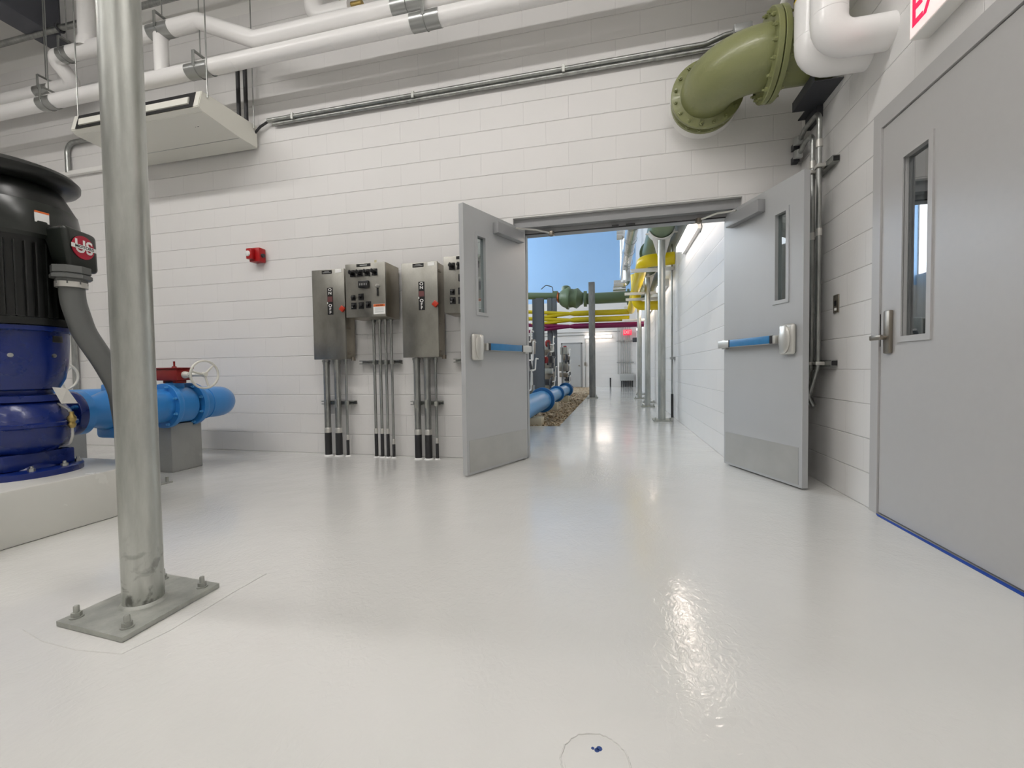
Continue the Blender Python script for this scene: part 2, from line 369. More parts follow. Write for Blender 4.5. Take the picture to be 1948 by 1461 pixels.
w = MB(); w.box((-6.4, -9.4, 0), (4.26, -9.2, 5.4)); struct('wall_front', w, M_back, 'white block wall behind the camera', 'wall')
w = MB(); w.box((-6.4, -9.4, 5.4), (4.26, .2, 5.5)); struct('ceiling', w, M_ceil, 'white metal deck ceiling of the pump room', 'ceiling')
# hall
w = MB(); w.box((3.6, .2, 0), (3.8, 16.8, 8)); struct('wall_hall_right', w, M_side, 'white block wall along the right side of the hall', 'wall', (3.6, 0, 0))
w = MB(); w.box((-6.2, 16.6, -.05), (3.6, 16.8, 4.0)); struct('wall_hall_far', w, M_back, 'white block wall at the far end of the hall, with a grey door', 'wall')
w = MB(); w.box((-6.2, 16.6, 4.0), (3.6, 16.8, 8)); struct('wall_hall_far_upper', w, M_daylit_wall, 'upper wall high at the far end of the hall, blue daylight painted into its colour', 'wall')
w = MB(); w.box((-6.4, .2, -.05), (-6.2, 16.8, 4.4)); w.box((-6.4, .2, 7.4), (-6.2, 16.8, 8)); w.box((-6.4, .2, 4.4), (-6.2, 2, 7.4)); struct('wall_hall_left', w, M_white, 'white wall along the left side of the hall', 'wall')
w = MB(); w.box((-6.42, 2, 4.4), (-6.38, 16.8, 7.4)); struct('daylight_fill_panel', w, M_hall_fill, 'unseen glowing panel added high on the left to fill the hall with daylight', 'fill light')  # added out of view to throw bluish daylight on the far hall wall
w = MB(); w.box((-6.4, .2, 8), (3.8, 16.8, 8.1)); struct('ceiling_hall', w, M_ceil, 'high white ceiling of the hall', 'ceiling')
w = MB(); w.box((-6.4, .2, 4.62), (3.6, .25, 8)); struct('wall_hall_near_upper', w, M_white, 'white wall above the block wall on the hall side', 'wall')

# floor cleanout and paint seams
t = thing('floor_cleanout', (2.568, -2.98, 0), 'round painted-over cleanout cover in the floor at the bottom of the photo', 'drain cover')
q = MB(); q.lathe((2.568, -2.98, 0), (0, 0, 1), [(0, .066), (.0012, .066), (.0016, .062), (.0016, 0)], 40, cap=False); q.build('cover', M_floor, t)
q = MB(); pts = []
for k in range(64):
    a = 2*pi*k/64; r = .073+random.uniform(-.0018, .0018); pts.append((2.568+r*cos(a), -2.98+r*sin(a), .0008))
q.tube(pts, .0018, 6, closed=True); q.build('ring', M_floor, t)
q = MB(); q.lathe((2.561, -2.949, .0015), (0, 0, 1), [(0, .004), (.001, .003)], 8); q.lathe((2.575, -2.947, .0015), (0, 0, 1), [(0, .007), (.001, .006)], 8); q.lathe((2.570, -2.952, .0015), (0, 0, 1), [(0, .006), (.001, .005)], 8); q.build('blue_fleck', M_bluemark, t)
q = MB(); q.tube([(.70, -2.90, .0005), (.84, -2.93, .0005), (1.0, -2.94, .0005), (1.165, -2.925, .0005), (1.19, -2.80, .0005), (1.185, -2.56, .0005), (1.19, -2.40, .0005)], .0022, 6)
tag(q.build('paint_ridge', M_floor), 'thin raised ridge of floor paint around the galvanised column plate', 'paint ridge')

# ------------------------------------------------------------------ galvanised column in front
t = thing('steel_column', (.943, -2.70, 0), 'large galvanised round steel column on a bolted base plate, left foreground', 'column')
q = MB(); q.cyl((.943, -2.70, .018), (.943, -2.70, 5.4), .0605, 48); q.build('shaft', M_col, t)
q = MB(); q.prism([(.787, -2.863, .002), (1.108, -2.885, .002), (1.098, -2.535, .002), (.800, -2.515, .002)], (0, 0, .016)); q.build('base_plate', M_plate, t, smooth=False)
q = MB(); q.lathe((.943, -2.70, .018), (0, 0, 1), [(0, .070), (.006, .066), (.010, .0607)], 40, cap=False); q.build('weld', M_plate, t)
for x, y in ((.826, -2.83), (1.062, -2.838), (1.058, -2.572), (.838, -2.552)):
    q = MB(); q.lathe((x, y, .018), (0, 0, 1), [(0, .019), (.004, .019)], 20); q.lathe((x, y, .022), (0, 0, 1), [(0, .0145), (.014, .0145)], 6); q.lathe((x, y, .036), (0, 0, 1), [(0, .0085), (.02, .0085), (.023, .006)], 14)
    q.build('anchor_bolt', M_plate, t)
t = thing('floor_anchor_plate', (-.81, -1.33, 0), 'small bolted plate on the floor just behind the large column', 'plate')
q = MB(); q.box((-.95, -1.42, .0), (-.74, -1.26, .012)); q.build('plate', M_plate, t, smooth=False)
q = MB(); q.cyl((-.765, -1.285, .012), (-.765, -1.285, .05), .012, 10); q.build('anchor_bolt', M_plate, t)

# ------------------------------------------------------------------ concrete pad + vertical pump
PX, PY = -.71, -2.15
def zp(z): return .283+(z-.283)/.952
q = MB(); q.box((-2.6, -3.6, 0), (-.27, -1.72, .283), .012); tag(q.build('concrete_pad', M_pad), 'white painted raised concrete pad under the blue pump', 'concrete pad')
q = MB(); q.box((-1.42, -1.0, 0), (-1.07, -.72, .415), .008); tag(q.build('support_block', M_support), 'grey concrete block under the light blue pipe right of the column', 'support block')
q = MB(); q.box((-2.30, -1.32, 0), (-1.96, -1.05, .40), .008); tag(q.build('support_block', M_support), 'grey concrete block behind the dark blue pump, left of the column', 'support block')

t = thing('vertical_pump', (PX, PY, .283), 'dark blue vertical pump with a black motor, cut by the left edge', 'pump')
q = MB(); q.lathe((PX, PY, .283), (0, 0, 1), [(0, .26), (.034, .26), (.04, .25)], 48); base = q.build('base_flange', M_navy, t)
bolts(base, (PX, PY, .323), (0, 0, 1), .235, 10, .016, .03, M_band)
q = MB(); q.lathe((PX, PY, .32), (0, 0, 1), [(0, .17), (.03, .15), (.10, .15), (.14, .17)], 40); q.box((PX-.15, PY-.15, .325), (PX+.15, PY+.17, .42), .01); q.build('pedestal', M_navy, t)
q = MB(); q.lathe((PX, PY, .40), (0, 0, 1), [(0, .10), (.02, .17), (.06, .21), (.12, .23), (.165, .235), (.172, .245), (.19, .245), (.197, .232), (.26, .215), (.31, .18), (.335, .14)], 56)
q.tube([(PX-.12, PY-.02, .59), (PX-.2, PY+.12, .59), (-1.115, -1.80, .59), (-1.115, -1.68, .59)], .10, 22, rad=.1)
q.build('volute', M_navy, t)
q = MB(); q.box((PX-.12, PY-.24, .42), (PX-.105, PY+.1, .72)); q.build('rib', M_navy, t)
q = MB(); q.flange((-1.115, -1.70, zp(.575)), (0, 1, 0), .05, .165); df = q.build('discharge_flange', M_navy, t)
bolts(df, (-1.115, -1.70, zp(.575)), (0, -1, 0), .135, 8, .016, .035, M_hblue2)
q = MB(); q.lathe((PX, PY, .72), (0, 0, 1), [(0, .19), (.035, .19), (.04, .145), (.065, .15), (.075, .175), (.13, .20), (.22, .216), (.38, .225), (.41, .225), (.415, .255), (.44, .255)], 56)
ad = q.build('motor_adapter', M_navy, t)
for a in (-.9, .35):
    d = Vector((cos(a), sin(a), 0)); q = MB(); q.box((PX+.205, PY-.03, 1.07), (PX+.227, PY+.03, 1.11), .004, Matrix.Rotation(a, 3, 'Z'), (PX, PY, 0)); q.build('slot', M_black, ad)
for a in (-.55, .25):
    q = MB(); q.lathe((PX+.212*cos(a), PY+.212*sin(a), .99), (cos(a), sin(a), 0), [(0, .012), (.012, .012)], 12); q.build('plug', M_band, ad)
q = MB()
q.tube([(PX+.16, PY+.09, .70), (PX+.222, PY+.11, .66), (PX+.235, PY+.11, .58), (PX+.235, PY+.11, .50), (PX+.21, PY+.11, .45), (PX+.14, PY+.09, .43)], .007, 8, rad=.03); q.build('seal_line', M_alu, t)
q = MB(); q.lathe((PX+.235, PY+.11, .55), (0, 0, 1), [(0, .012), (.02, .02), (.035, .014), (.05, .022), (.065, .022), (.08, .012), (.1, .01)], 10); q.cyl((PX+.20, PY+.13, .60), (PX+.27, PY+.09, .60), .011, 8); q.build('brass_valve', M_brass, t)
q = MB(); q.prism([(PX+.18, PY+.06, .80), (PX+.23, PY+.10, .79), (PX+.29, PY+.11, .70), (PX+.23, PY+.07, .70)], (.002, -.004, .003)); q.build('data_tag', M_alu, t, smooth=False)
# motor
q = MB(); q.lathe((PX, PY, 1.075), (0, 0, 1), [(.085, .24), (.09, .268), (.13, .270), (.135, .258), (.58, .258), (.62, .28), (.66, .292), (.78, .282), (.87, .24), (.90, .225), (.93, .20)], 56)
mo = q.build('motor', M_motor, t)
q = MB()
for k in range(44):
    a = 2*pi*k/44
    q.box((PX+.25, PY-.003, 1.21), (PX+.286, PY+.003, 1.63), 0, Matrix.Rotation(a, 3, 'Z'), (PX, PY, 0))
q.build('cooling_fins', M_motor, mo)
q = MB(); q.lathe((PX, PY, 1.66), (0, 0, 1), [(0, .28), (.02, .298), (.09, .298), (.20, .282), (.215, .268)], 56, cap=False); q.build('end_shield', M_motor2, mo)
q = MB(); q.lathe((PX, PY, 2.01), (0, 0, 1), [(-.02, .24), (.0, .285), (.02, .300), (.045, .302), (.07, .28), (.10, .2), (.11, 0)], 64); q.build('drip_cap', M_motor, mo)
v = Vector((.884, -.468, 0)); h = Vector((.468, .884, 0))
def at(a, b, z): return Vector((PX, PY, 0))+v*a+h*b+Vector((0, 0, z))
q = MB(); q.sh = radians(30)
A = [at(.23, .11, zp(1.66)), at(.05, .25, zp(1.66)), at(.05, .25, zp(1.45)), at(.23, .15, zp(1.48))]
B = [at(.36, .20, zp(1.675)), at(.22, .345, zp(1.66)), at(.22, .35, zp(1.435)), at(.36, .22, zp(1.425))]
tb = bmesh.new(); va = [tb.verts.new(p) for p in A]; vb = [tb.verts.new(p) for p in B]
tb.faces.new(va); tb.faces.new(vb[::-1])
for i in range(4): tb.faces.new((va[i], vb[i], vb[(i+1) % 4], va[(i+1) % 4]))
bmesh.ops.recalc_face_normals(tb, faces=tb.faces[:]); bmesh.ops.bevel(tb, geom=tb.edges[:], offset=.028, segments=4, profile=.5, affect='EDGES'); q._merge(tb)
q.build('junction_box', M_motor2, mo)
ov = (at(.36, .21, 0)-at(.22, .347, 0)).normalized(); xd = -ov; yd = Vector((0, 0, 1)); v = xd.cross(yd); h = xd
lc = Vector((PX, PY, 0))+Vector((.884, -.468, 0))*.291+Vector((.468, .884, 0))*.268+Vector((0, 0, zp(1.565)))+v*.013
q = MB(); q.lathe(lc-v*.003, v, [(0, .068), (.005, .068)], 40); q.build('logo_disc', M_lred, mo)
q = MB(); q.text("US", .108, lc+v*.0035, xd, yd, .0008, sx=.9); q.build('lettering', M_let, mo)
q = MB(); q.box(lc+Vector((-.078, -.001, -.012)), lc+Vector((.078, .001, .012)), 0, Matrix.Rotation(math.atan2(h.y, h.x), 3, 'Z'), lc)
bmesh.ops.translate(q.bm, vec=v*.0055, verts=q.bm.verts[:]); q.build('logo_band', M_let, mo)
q = MB(); q.text('MOTORS', .023, lc+v*.0075, xd, yd, .0004, sx=1.25); q.build('lettering', M_label, mo)
a0 = math.atan2(-.05, .9)
q = MB(); q.box((PX+.293, PY-.03, 1.745), (PX+.297, PY+.03, 1.80), 0, Matrix.Rotation(a0, 3, 'Z'), (PX, PY, 0)); q.build('sticker', M_let, mo)
q = MB(); q.box((PX+.294, PY-.03, 1.798), (PX+.298, PY+.03, 1.808), 0, Matrix.Rotation(a0, 3, 'Z'), (PX, PY, 0)); q.build('sticker_stripe', M_orange, mo)
for a, z in ((1.25, 1.72),):
    q = MB(); d = Vector((cos(a), sin(a), 0)); c = Vector((PX, PY, z)); q.cyl(c+d*.28, c+d*.325, .012, 10); q.build('lifting_bolt', M_black, mo)
# flexible conduit
v = Vector((.884, -.468, 0)); h = Vector((.468, .884, 0)); hub = at(.27, .225, 0); t.scale = (1, 1, .952)
t = thing('flexible_conduit', (hub.x, hub.y, 1.0), 'thick grey flexible conduit curving down from the motor junction box', 'conduit')
q = MB(); q.lathe((hub.x, hub.y, 1.452), (0, 0, -1), [(0, .085), (.038, .085), (.042, .078), (.05, .09), (.068, .09), (.073, .07), (.10, .07)], 8); q.build('hub_fitting', M_hub, t)
q = MB(); q.lathe((hub.x, hub.y, 1.365), (0, 0, -1), [(0, .069), (.03, .069)], 24); q.build('collar', M_alu, t)
q = MB(); q.tube([(hub.x, hub.y, 1.36), tuple(at(.27, .228, 1.26)), tuple(at(.27, .265, 1.09)), tuple(at(.27, .345, .92)), tuple(at(.25, .41, .76)), tuple(at(.19, .44, .5)), tuple(at(.17, .44, .283))], .056, 22, rad=.4); q.build('hose', M_flex, t)

# light blue discharge pipe
X1, Z1 = -1.115, .575
t = thing('discharge_pipe', (X1, -1.6, .3), 'light blue flanged pipe running from the pump past the column', 'pipe')
q = MB(); q.lathe((X1, -1.65, Z1), (0, 1, 0), [(0, .155), (.05, .155), (.055, .115), (.12, .115), (.2, .15), (.3, .175), (.38, .165), (.42, .14), (.425, .185), (.465, .185)], 44)
q.box((X1-.09, -1.42, Z1+.1), (X1+.09, -1.27, Z1+.2), .015); q.box((X1-.1, -1.46, Z1-.21), (X1+.1, -1.25, Z1-.1), .03); q.build('check_valve_body', M_lblue, t)
q = MB(); q.tube([(X1, -1.2, Z1), (X1, -1.0, Z1)], .142, 40); q.build('pipe_spool', M_lblue, t)
for y, s in ((-1.03, 1), (-.80, 1)):
    q = MB(); q.flange((X1, y, Z1), (0, 1, 0), .045, .19, 44); f = q.build('flange', M_lblue, t)
    bolts(f, (X1, y if s > 0 else y+.04, Z1), (0, -1, 0), .168, 8, .013, .03, M_hblue)
q = MB(); q.tube([(X1, -.76, Z1), (X1, -.40, Z1), (X1-.75, -.40, Z1)], .142, 40, rad=.21); q.ring((X1, -.66, Z1), (0, 1, 0), .143, .006); q.build('elbow', M_lblue, t)
q = MB(); q.prism([(X1+.06, -1.21, Z1-.04), (X1+.13, -1.18, Z1-.04), (X1+.10, -1.20, Z1-.14), (X1+.05, -1.23, Z1-.15)], (.003, -.004, 0)); q.build('tag_plate', M_let, t, smooth=False)
def butterfly(name, X, Y, Z, label, full=True):
    hd = Vector((1, -.12, 0))
    t = thing('butterfly_valve', (X, Y, Z), label, 'valve', 'butterfly valves with red gearboxes')
    q = MB(); q.lathe((X, Y-.09, Z), (0, 1, 0), [(0, .155), (.18, .155)], 40); q.box((X-.05, Y-.05, Z+.14), (X+.05, Y+.05, Z+.215), .01); q.build('valve_body', M_lblue, t)
    q = MB(); q.box((X-.12, Y-.07, Z+.215), (X+.11, Y+.07, Z+.315), .006); q.box((X-.135, Y-.08, Z+.315), (X+.12, Y+.08, Z+.325), .003); q.box((X-.07, Y-.05, Z+.19), (X+.07, Y+.05, Z+.22), .006); q.build('gearbox', M_red, t)
    q = MB(); q.cyl((X-.0, Y, Z+.325), (X-.0, Y, Z+.38), .008, 10); q.lathe((X, Y, Z+.325), (0, 0, 1), [(0, .02), (.012, .016)], 12); q.build('indicator', M_red, t)
    c = Vector((X+.335, Y-.01, Z+.262)); a, b = basis(hd)
    q = MB(); q.ring(c, hd, .116, .0095, 36, 10)
    for k in range(3):
        ang = 2*pi*k/3+.25; q.tube([c, c+(a*cos(ang)+b*sin(ang))*.112], .0085, 8)
    q.lathe(c-hd*.012, hd, [(0, .022), (.03, .018)], 14); q.cyl(c, (X+.11, Y, Z+.262), .014, 10); q.lathe((X+.11, Y, Z+.262), (1, 0, 0), [(0, .032), (.05, .022)], 14); q.build('handwheel', M_cream, t)
    return t
butterfly('v', X1, -.915, Z1, 'red gearbox valve with pale handwheel on light blue pipe right of column')
t = thing('suction_pipe', (-2.1, -1.2, .3), 'light blue pipe mostly hidden behind the dark blue pump', 'pipe')
q = MB(); q.tube([(-2.11, -1.75, .575), (-2.11, -.45, .575)], .142, 36); q.build('pipe_spool', M_lblue, t)
for y in (-1.455, -1.23, -.75):
    q = MB(); q.flange((-2.11, y, .575), (0, 1, 0), .045, .19, 40); q.build('flange', M_lblue, t)
butterfly('v', -2.11, -1.32, .575, 'red gearbox valve with pale handwheel just behind the blue pump')

# ------------------------------------------------------------------ air-conditioning unit
t = thing('air_conditioner', (-1.78, -.36, 3.19), 'cream ceiling-hung air conditioner with louvred front, left of the wall', 'air conditioner')
q = MB(); q.prism([(-2.555, -.035, 3.19), (-2.555, -.26, 3.192), (-2.555, -.66, 3.215), (-2.555, -.70, 3.245), (-2.555, -.66, 3.405), (-2.555, -.035, 3.42)], (1.555, 0, 0))
bmesh.ops.bevel(q.bm, geom=q.bm.edges[:], offset=.006, segments=2, affect='EDGES'); q.sh = radians(25); q.build('casing', M_cream, t)
q = MB(); q.prism([(-2.49, -.7035, 3.248), (-2.49, -.667, 3.395), (-2.49, -.658, 3.395), (-2.49, -.690, 3.248)], (1.43, 0, 0)); q.build('air_outlet', M_black, t, smooth=False)
q = MB(); q.prism([(-2.44, -.7075, 3.280), (-2.44, -.700, 3.340), (-2.44, -.685, 3.350), (-2.44, -.690, 3.275)], (1.33, 0, 0)); q.build('louvre', M_cream, t)
q = MB(); q.box((-1.02, -.255, 3.1895), (-2.54, -.25, 3.191)); q.build('panel_seam', M_lgrey, t)
q = MB(); q.text('-  --', .03, (-1.25, -.50, 3.203), (1, 0, 0), (0, -1, 0), .001); q.build('emblem', M_dark, t)
for x in (-1.03, -2.52):
    for y in (-.62, -.10):
        q = MB(); q.tube([(x+.05 if x > -2 else x-.05, y, 3.36), (x+.05 if x > -2 else x-.05, y, 5.4)], .0055, 8); q.build('hanger_rod', M_galv2, t)
for i, x in enumerate((-1.14, -1.05)):
    q = MB(); q.tube([(x, -.12, 3.40), (x, -.12, 4.02+.05*i), (x-.12, -.12, 4.09+.03*i), (-3.6, -.12, 4.09+.03*i)], .020, 12, rad=.08)
    tag(q.build('refrigerant_line', M_pvcblk), ('left' if i == 0 else 'right')+' one of two black insulated lines rising behind the air conditioner', 'hose', 'black refrigerant lines')

# ------------------------------------------------------------------ insulated white pipes
YP = -.42
t = thing('insulated_pipe', (-1, YP, 3.79), 'lower white insulated pipe running the width of the block wall', 'pipe')
q = MB(); q.tube([(-6.1, YP, 3.79), (4.05, YP, 3.80)], .069, 28); q.build('jacket', M_pvcw, t)
for x in (-2.35, -.85, .2, .65, 1.9, 2.8):
    q = MB(); q.ring((x, YP, 3.79), (1, 0, 0), .0655, .002, 28, 6); q.build('jacket_seam', M_pvcw, t)
t = thing('insulated_pipe', (-1, YP, 4.0), 'upper white insulated pipe with two offset bends above the air conditioner', 'pipe')
q = MB(); q.tube([(-6.1, -.25, 4.067), (-3.18, -.25, 4.067), (-3.20, YP, 4.245), (-1.27, YP, 4.245), (-.62, YP, 3.95), (4.05, YP, 3.95)], .073, 28, rad=.07); q.build('jacket', M_pvcw, t)
q = MB(); q.tube([(-2.71, YP, 4.25), (-2.71, YP, 5.39)], .075, 26); q.lathe((-2.71, YP, 4.24), (0, 0, 1), [(0, .10), (.09, .085), (.12, .076)], 26, cap=False); q.build('riser', M_pvcw, t)
q = MB(); q.tube([(-1.745, YP, 3.79), (-1.745, YP, 4.245)], .062, 24); q.build('branch', M_pvcw, t)
t = thing('insulated_fitting', (.0, -.2, 4.2), 'white insulated elbow with brass valve, cut by the top edge', 'pipe fitting')
q = MB(); q.tube([(-.16, -.2, 5.4), (-.16, -.2, 4.22), (.25, -.2, 4.22)], .085, 24, rad=.12); q.build('jacket', M_pvcw, t)
q = MB(); q.cyl((.10, -.2, 4.26), (.36, -.2, 4.26), .03, 14); q.tube([(.16, -.22, 4.32), (.10, -.25, 4.16)], .012, 6); q.tube([(.14, -.22, 4.32), (.23, -.25, 4.20)], .012, 6); q.build('valve', M_brass, t)
t = thing('thin_pipe', (-2, -.17, 4.8), 'thin galvanised pipe high on the wall at upper left', 'pipe')
q = MB(); q.tube([(-6.1, -.17, 4.80), (-.5, -.17, 4.80)], .030, 16); q.build('tube', M_galv2, t)
q = MB(); q.ring((-3.50, -.17, 4.80), (1, 0, 0), .04, .012, 20, 8); q.tube([(-3.50, -.17, 4.84), (-3.50, -.17, 5.4)], .006, 8); q.build('hanger', M_dark, t)
def hanger(x, y, z, r, label, L=.22, up=5.4, sad=True):
    t = thing('pipe_hanger', (x, y, z), label, 'pipe hanger', 'pipe hangers on the white pipes')
    if sad:
        q = MB(); n = 20; ri, ro = r+.002, r+.005
        a = [(ri*cos(pi+pi*k/n*1.0), ri*sin(pi+pi*k/n)) for k in range(n+1)]
        a = [(r_*cos(-1.25*pi/2-pi/2+1.25*pi*k/n), r_*sin(-1.25*pi/2-pi/2+1.25*pi*k/n)) for r_ in (ri,) for k in range(n+1)]
        b = [(c*ro/ri, s*ro/ri) for c, s in a][::-1]
        q.prism([(x-L/2, y+c, z+s) for c, s in a+b], (L, 0, 0)); q.build('saddle', M_band, t)
    q = MB(); R = r+.007; w = .016
    pr_ = [(R*cos(-pi*.5+pi*k/16-pi*.5), R*sin(-pi*.5+pi*k/16-pi*.5)) for k in range(17)]
    q.tube([(x, y-R, z+r+.06)]+[(x, y+c, z+s) for c, s in pr_]+[(x, y+R, z+r+.06)], .005, 6)
    q.box((x-w, y-R-.003, z-.01), (x+w, y-R+.002, z+r+.07)); q.box((x-w, y+R-.002, z-.01), (x+w, y+R+.003, z+r+.07)); q.box((x-w, y-R, z+r+.062), (x+w, y+R, z+r+.07)); q.build('clevis', M_galv2, t, smooth=False)
    q = MB(); q.tube([(x, y, z+r+.06), (x, y, up)], .0055, 8); q.build('rod', M_galv2, t)
hanger(-1.27, YP, 3.79, .069, 'hanger band on the lower white pipe above the air conditioner', .26)
hanger(1.09, YP, 3.797, .069, 'wide metal band on the lower white pipe, upper middle', .26, up=3.92)
hanger(.93, YP, 3.95, .073, 'wide metal band on the upper white pipe, upper middle', .28)
hanger(-1.72, YP, 4.245, .070, 'metal band on the upper white pipe just right of the column', .26)
hanger(-3.0, YP, 4.245, .070, 'metal hanger beside the bend in the white pipe left of the column', .14)
hanger(-3.62, -.25, 4.067, .070, 'metal band on the white pipe at the upper left corner', .22)
hanger(-3.30, YP, 3.79, .069, 'metal band on the shaded lower pipe at the upper left', .2)
# dark beams
for k, (x, lab) in enumerate(((-3.83, 'dark grey steel roof beam at the upper left corner'),)):
    t = thing('roof_beam', (x, -4.5, 4.80), lab, 'beam')
    q = MB(); q.box((x-.16, -9.19, 4.80), (x+.16, .03, 4.825)); q.box((x-.15, -9.19, 5.375), (x+.15, .03, 5.399)); q.box((x-.008, -9.19, 4.825), (x+.008, .03, 5.375)); q.build('beam_section', M_beam, t, smooth=False)
for x in (-1.7, -1.0):
    q = MB(); q.box((x-.02, -.5, 5.30), (x+.02, .0, 5.36)); q.box((x-.045, -.50, 5.28), (x+.045, -.46, 5.399)); tag(q.build('strut_bracket', M_dark), ('left' if x < -1.5 else 'right')+' dark bracket on the ceiling above the air conditioner rods', 'bracket')

# ------------------------------------------------------------------ conduits on the back wall
def conduit(pts, r, label, group, rad=.08, black=None, coup=(), m=None, name='conduit', straps=()):
    t = thing(name, pts[0], label, 'conduit', group)
    q = MB(); q.tube(pts, r, 16, rad=rad); q.build('tube', m or M_galv2, t)
    x, y = pts[-1][0], pts[-1][1]
    if black:
        q = MB(); q.cyl((x, y, 0), (x, y, black), r+.003, 16); q.build('coated_end', M_pvcblk, t)
        q = MB(); q.lathe((x, y, black), (0, 0, 1), [(0, r+.005), (.045, r+.005), (.05, r+.002)], 16); q.build('coupling', M_alu, t)
        q = MB(); q.lathe((x, y, .0), (0, 0, 1), [(0, r+.016), (.012, r+.006)], 12); q.build('paint_collar', M_let, t)
    for c in coup:
        q = MB(); q.lathe((pts[0][0], pts[0][1], c), (0, 0, -1), [(0, r+.009), (.018, r+.009), (.02, r+.004), (.045, r+.004)], 12); q.build('connector', M_galv2, t)
    for s in straps:
        q = MB(); q.box((s[0]-.012, s[1]-r-.006, s[2]-r-.012), (s[0]+.012, s[1]+r+.004, s[2]+r+.006)); q.build('strap', M_galv, t)
    return t
conduit([(-.86, -.045, 3.452), (3.35, -.045, 3.452), (3.49, -.06, 3.485), (3.55, -.06, 3.49)], .021, 'upper of two thin conduits running along the wall to the green elbow', 'conduits under the white pipes', straps=[(x, -.045, 3.45) for x in (-.55, .78, 2.2)])
conduit([(-.80, -.035, 3.412), (3.90, -.035, 3.412)], .016, 'lower of two thin conduits running along the wall to the green elbow', 'conduits under the white pipes')
q = MB(); q.tube([(-1.02, -.06, 3.33), (-.95, -.05, 3.40), (-.84, -.045, 3.45)], .012, 8); tag(q.build('cable', M_pvcblk), 'short black cable between the air conditioner and the wall conduit', 'cable')
q = MB(); q.box((3.545, -.11, 3.46), (3.68, -.03, 3.53), .012); tag(q.build('pull_box', M_lgrey), 'grey conduit fitting on the wall above the green elbow', 'conduit fitting')
conduit([(-3.10, -.035, 3.605), (-3.70, -.035, 3.605), (-3.70, -.035, 3.26)], .025, 'grey conduit bending down the wall above the black motor', None, rad=.12)
conduit([(-3.72, -.04, 2.0), (-3.72, -.04, 0.0)], .03, 'pale vertical conduit behind the handwheel at the left', None)
q = MB(); q.box((-6.1, -.05, 3.225), (-2.2, -.003, 3.275), .004); tag(q.build('wireway', M_white), 'white surface raceway on the wall above the black motor', 'raceway')

# ------------------------------------------------------------------ fire alarm
t = thing('fire_alarm', (-1.03, -.05, 2.02), 'red fire alarm strobe box on the block wall', 'alarm')
q = MB(); q.box((-1.105, -.09, 2.01), (-.975, .0, 2.155), .01); q.box((-1.10, -.135, 2.03), (-1.03, -.09, 2.14), .008); q.build('housing', M_alarm, t)
q = MB(); q.lathe((-1.075, -.135, 2.085), (0, -1, 0), [(0, .03), (.012, .026), (.02, .012)], 18); q.build('strobe_lens', M_let, t)
q = MB(); q.cyl((-.975, -.05, 2.075), (-.955, -.05, 2.075), .02, 12); q.build('plug', M_dark, t)
q = MB(); q.box((.30, -.0015, 1.86), (.325, -.0002, 1.95)); tag(q.build('glue_stain', M_cream2), 'yellowish drip stain on the wall above the middle control box', 'stain')

# ------------------------------------------------------------------ stainless cabinets
def disconnect(x0, label):
    x1 = x0+.358; z0, z1 = .968, 1.838; yf = -.2
    t = thing('disconnect_cabinet', ((x0+x1)/2, -.03, z0), label, 'electrical cabinet', 'tall stainless switch cabinets')
    q = MB(); q.box((x0+.004, yf+.012, z0+.004), (x1-.002, -.045, z1-.004), .004); q.build('cabinet_body', M_ssd, t)
    q = MB(); q.box((x0, yf-.006, z0), (x1, yf+.013, z1), .003); q.build('door_panel', M_ss, t)
    q = MB(); q.box((x0+.1, -.045, z0+.1), (x0+.14, 0, z1-.1)); q.box((x1-.14, -.045, z0+.1), (x1-.1, 0, z1-.1)); q.build('mounting_rail', M_galv2, t)
    cx = x0+.20
    q = MB(); q.box((cx-.03, yf-.008, 1.40), (cx+.03, yf-.005, 1.66)); q.build('switch_label', M_label, t)
    q = MB()
    for s, z in (('O', 1.640), ('N', 1.606), ('O', 1.487), ('F', 1.454), ('F', 1.421)): q.text(s, .038, (cx, yf-.0088, z), (1, 0, 0), (0, 0, 1), .0008, sx=1.25)
    q.build('lettering', M_let, t)
    q = MB(); q.box((cx-.026, yf-.010, 1.525), (cx+.026, yf-.006, 1.575)); q.build('indicator_window', M_pink, t)
    q = MB(); q.box((cx-.032, yf-.010, 1.505), (cx-.024, yf-.006, 1.522)); q.build('pointer', M_let, t)
    q = MB(); q.box((x0+.115, yf-.008, 1.795), (x0+.225, yf-.005, 1.828)); pl = q.build('name_plate', M_label, t)
    q = MB(); q.box((x0+.145, yf-.0092, 1.816), (x0+.195, yf-.008, 1.820)); q.box((x0+.125, yf-.0092, 1.806), (x0+.215, yf-.008, 1.810)); q.build('print', M_lgrey, pl)
    q = MB(); q.box((x0+.265, yf-.008, 1.80), (x0+.33, yf-.005, 1.832)); q.build('paper_tag', M_let, t)
    q = MB(); q.box((x1-.045, yf-.03, 1.425), (x1+.005, yf-.006, 1.475), .006, Matrix.Rotation(.7, 3, 'Y'), (x1-.02, yf, 1.45)); q.build('hasp', M_hasp, t)
    for z in (1.27, 1.02, 1.76):
        q = MB(); q.box((x1-.001, yf+.02, z-.012), (x1+.006, yf+.075, z+.012), .003); q.build('latch', M_nickel, t)
    q = MB(); q.cyl((x1+.008, -.10, z0-.015), (x1+.008, -.10, z0+.02), .022, 8); q.build('drain_fitting', M_nickel, t)
    return t
disconnect(-.262, 'tall steel switch cabinet, left-most on the wall, lettered ON and OFF')
disconnect(.697, 'tall steel switch cabinet lettered ON and OFF, nearest to the open left door')
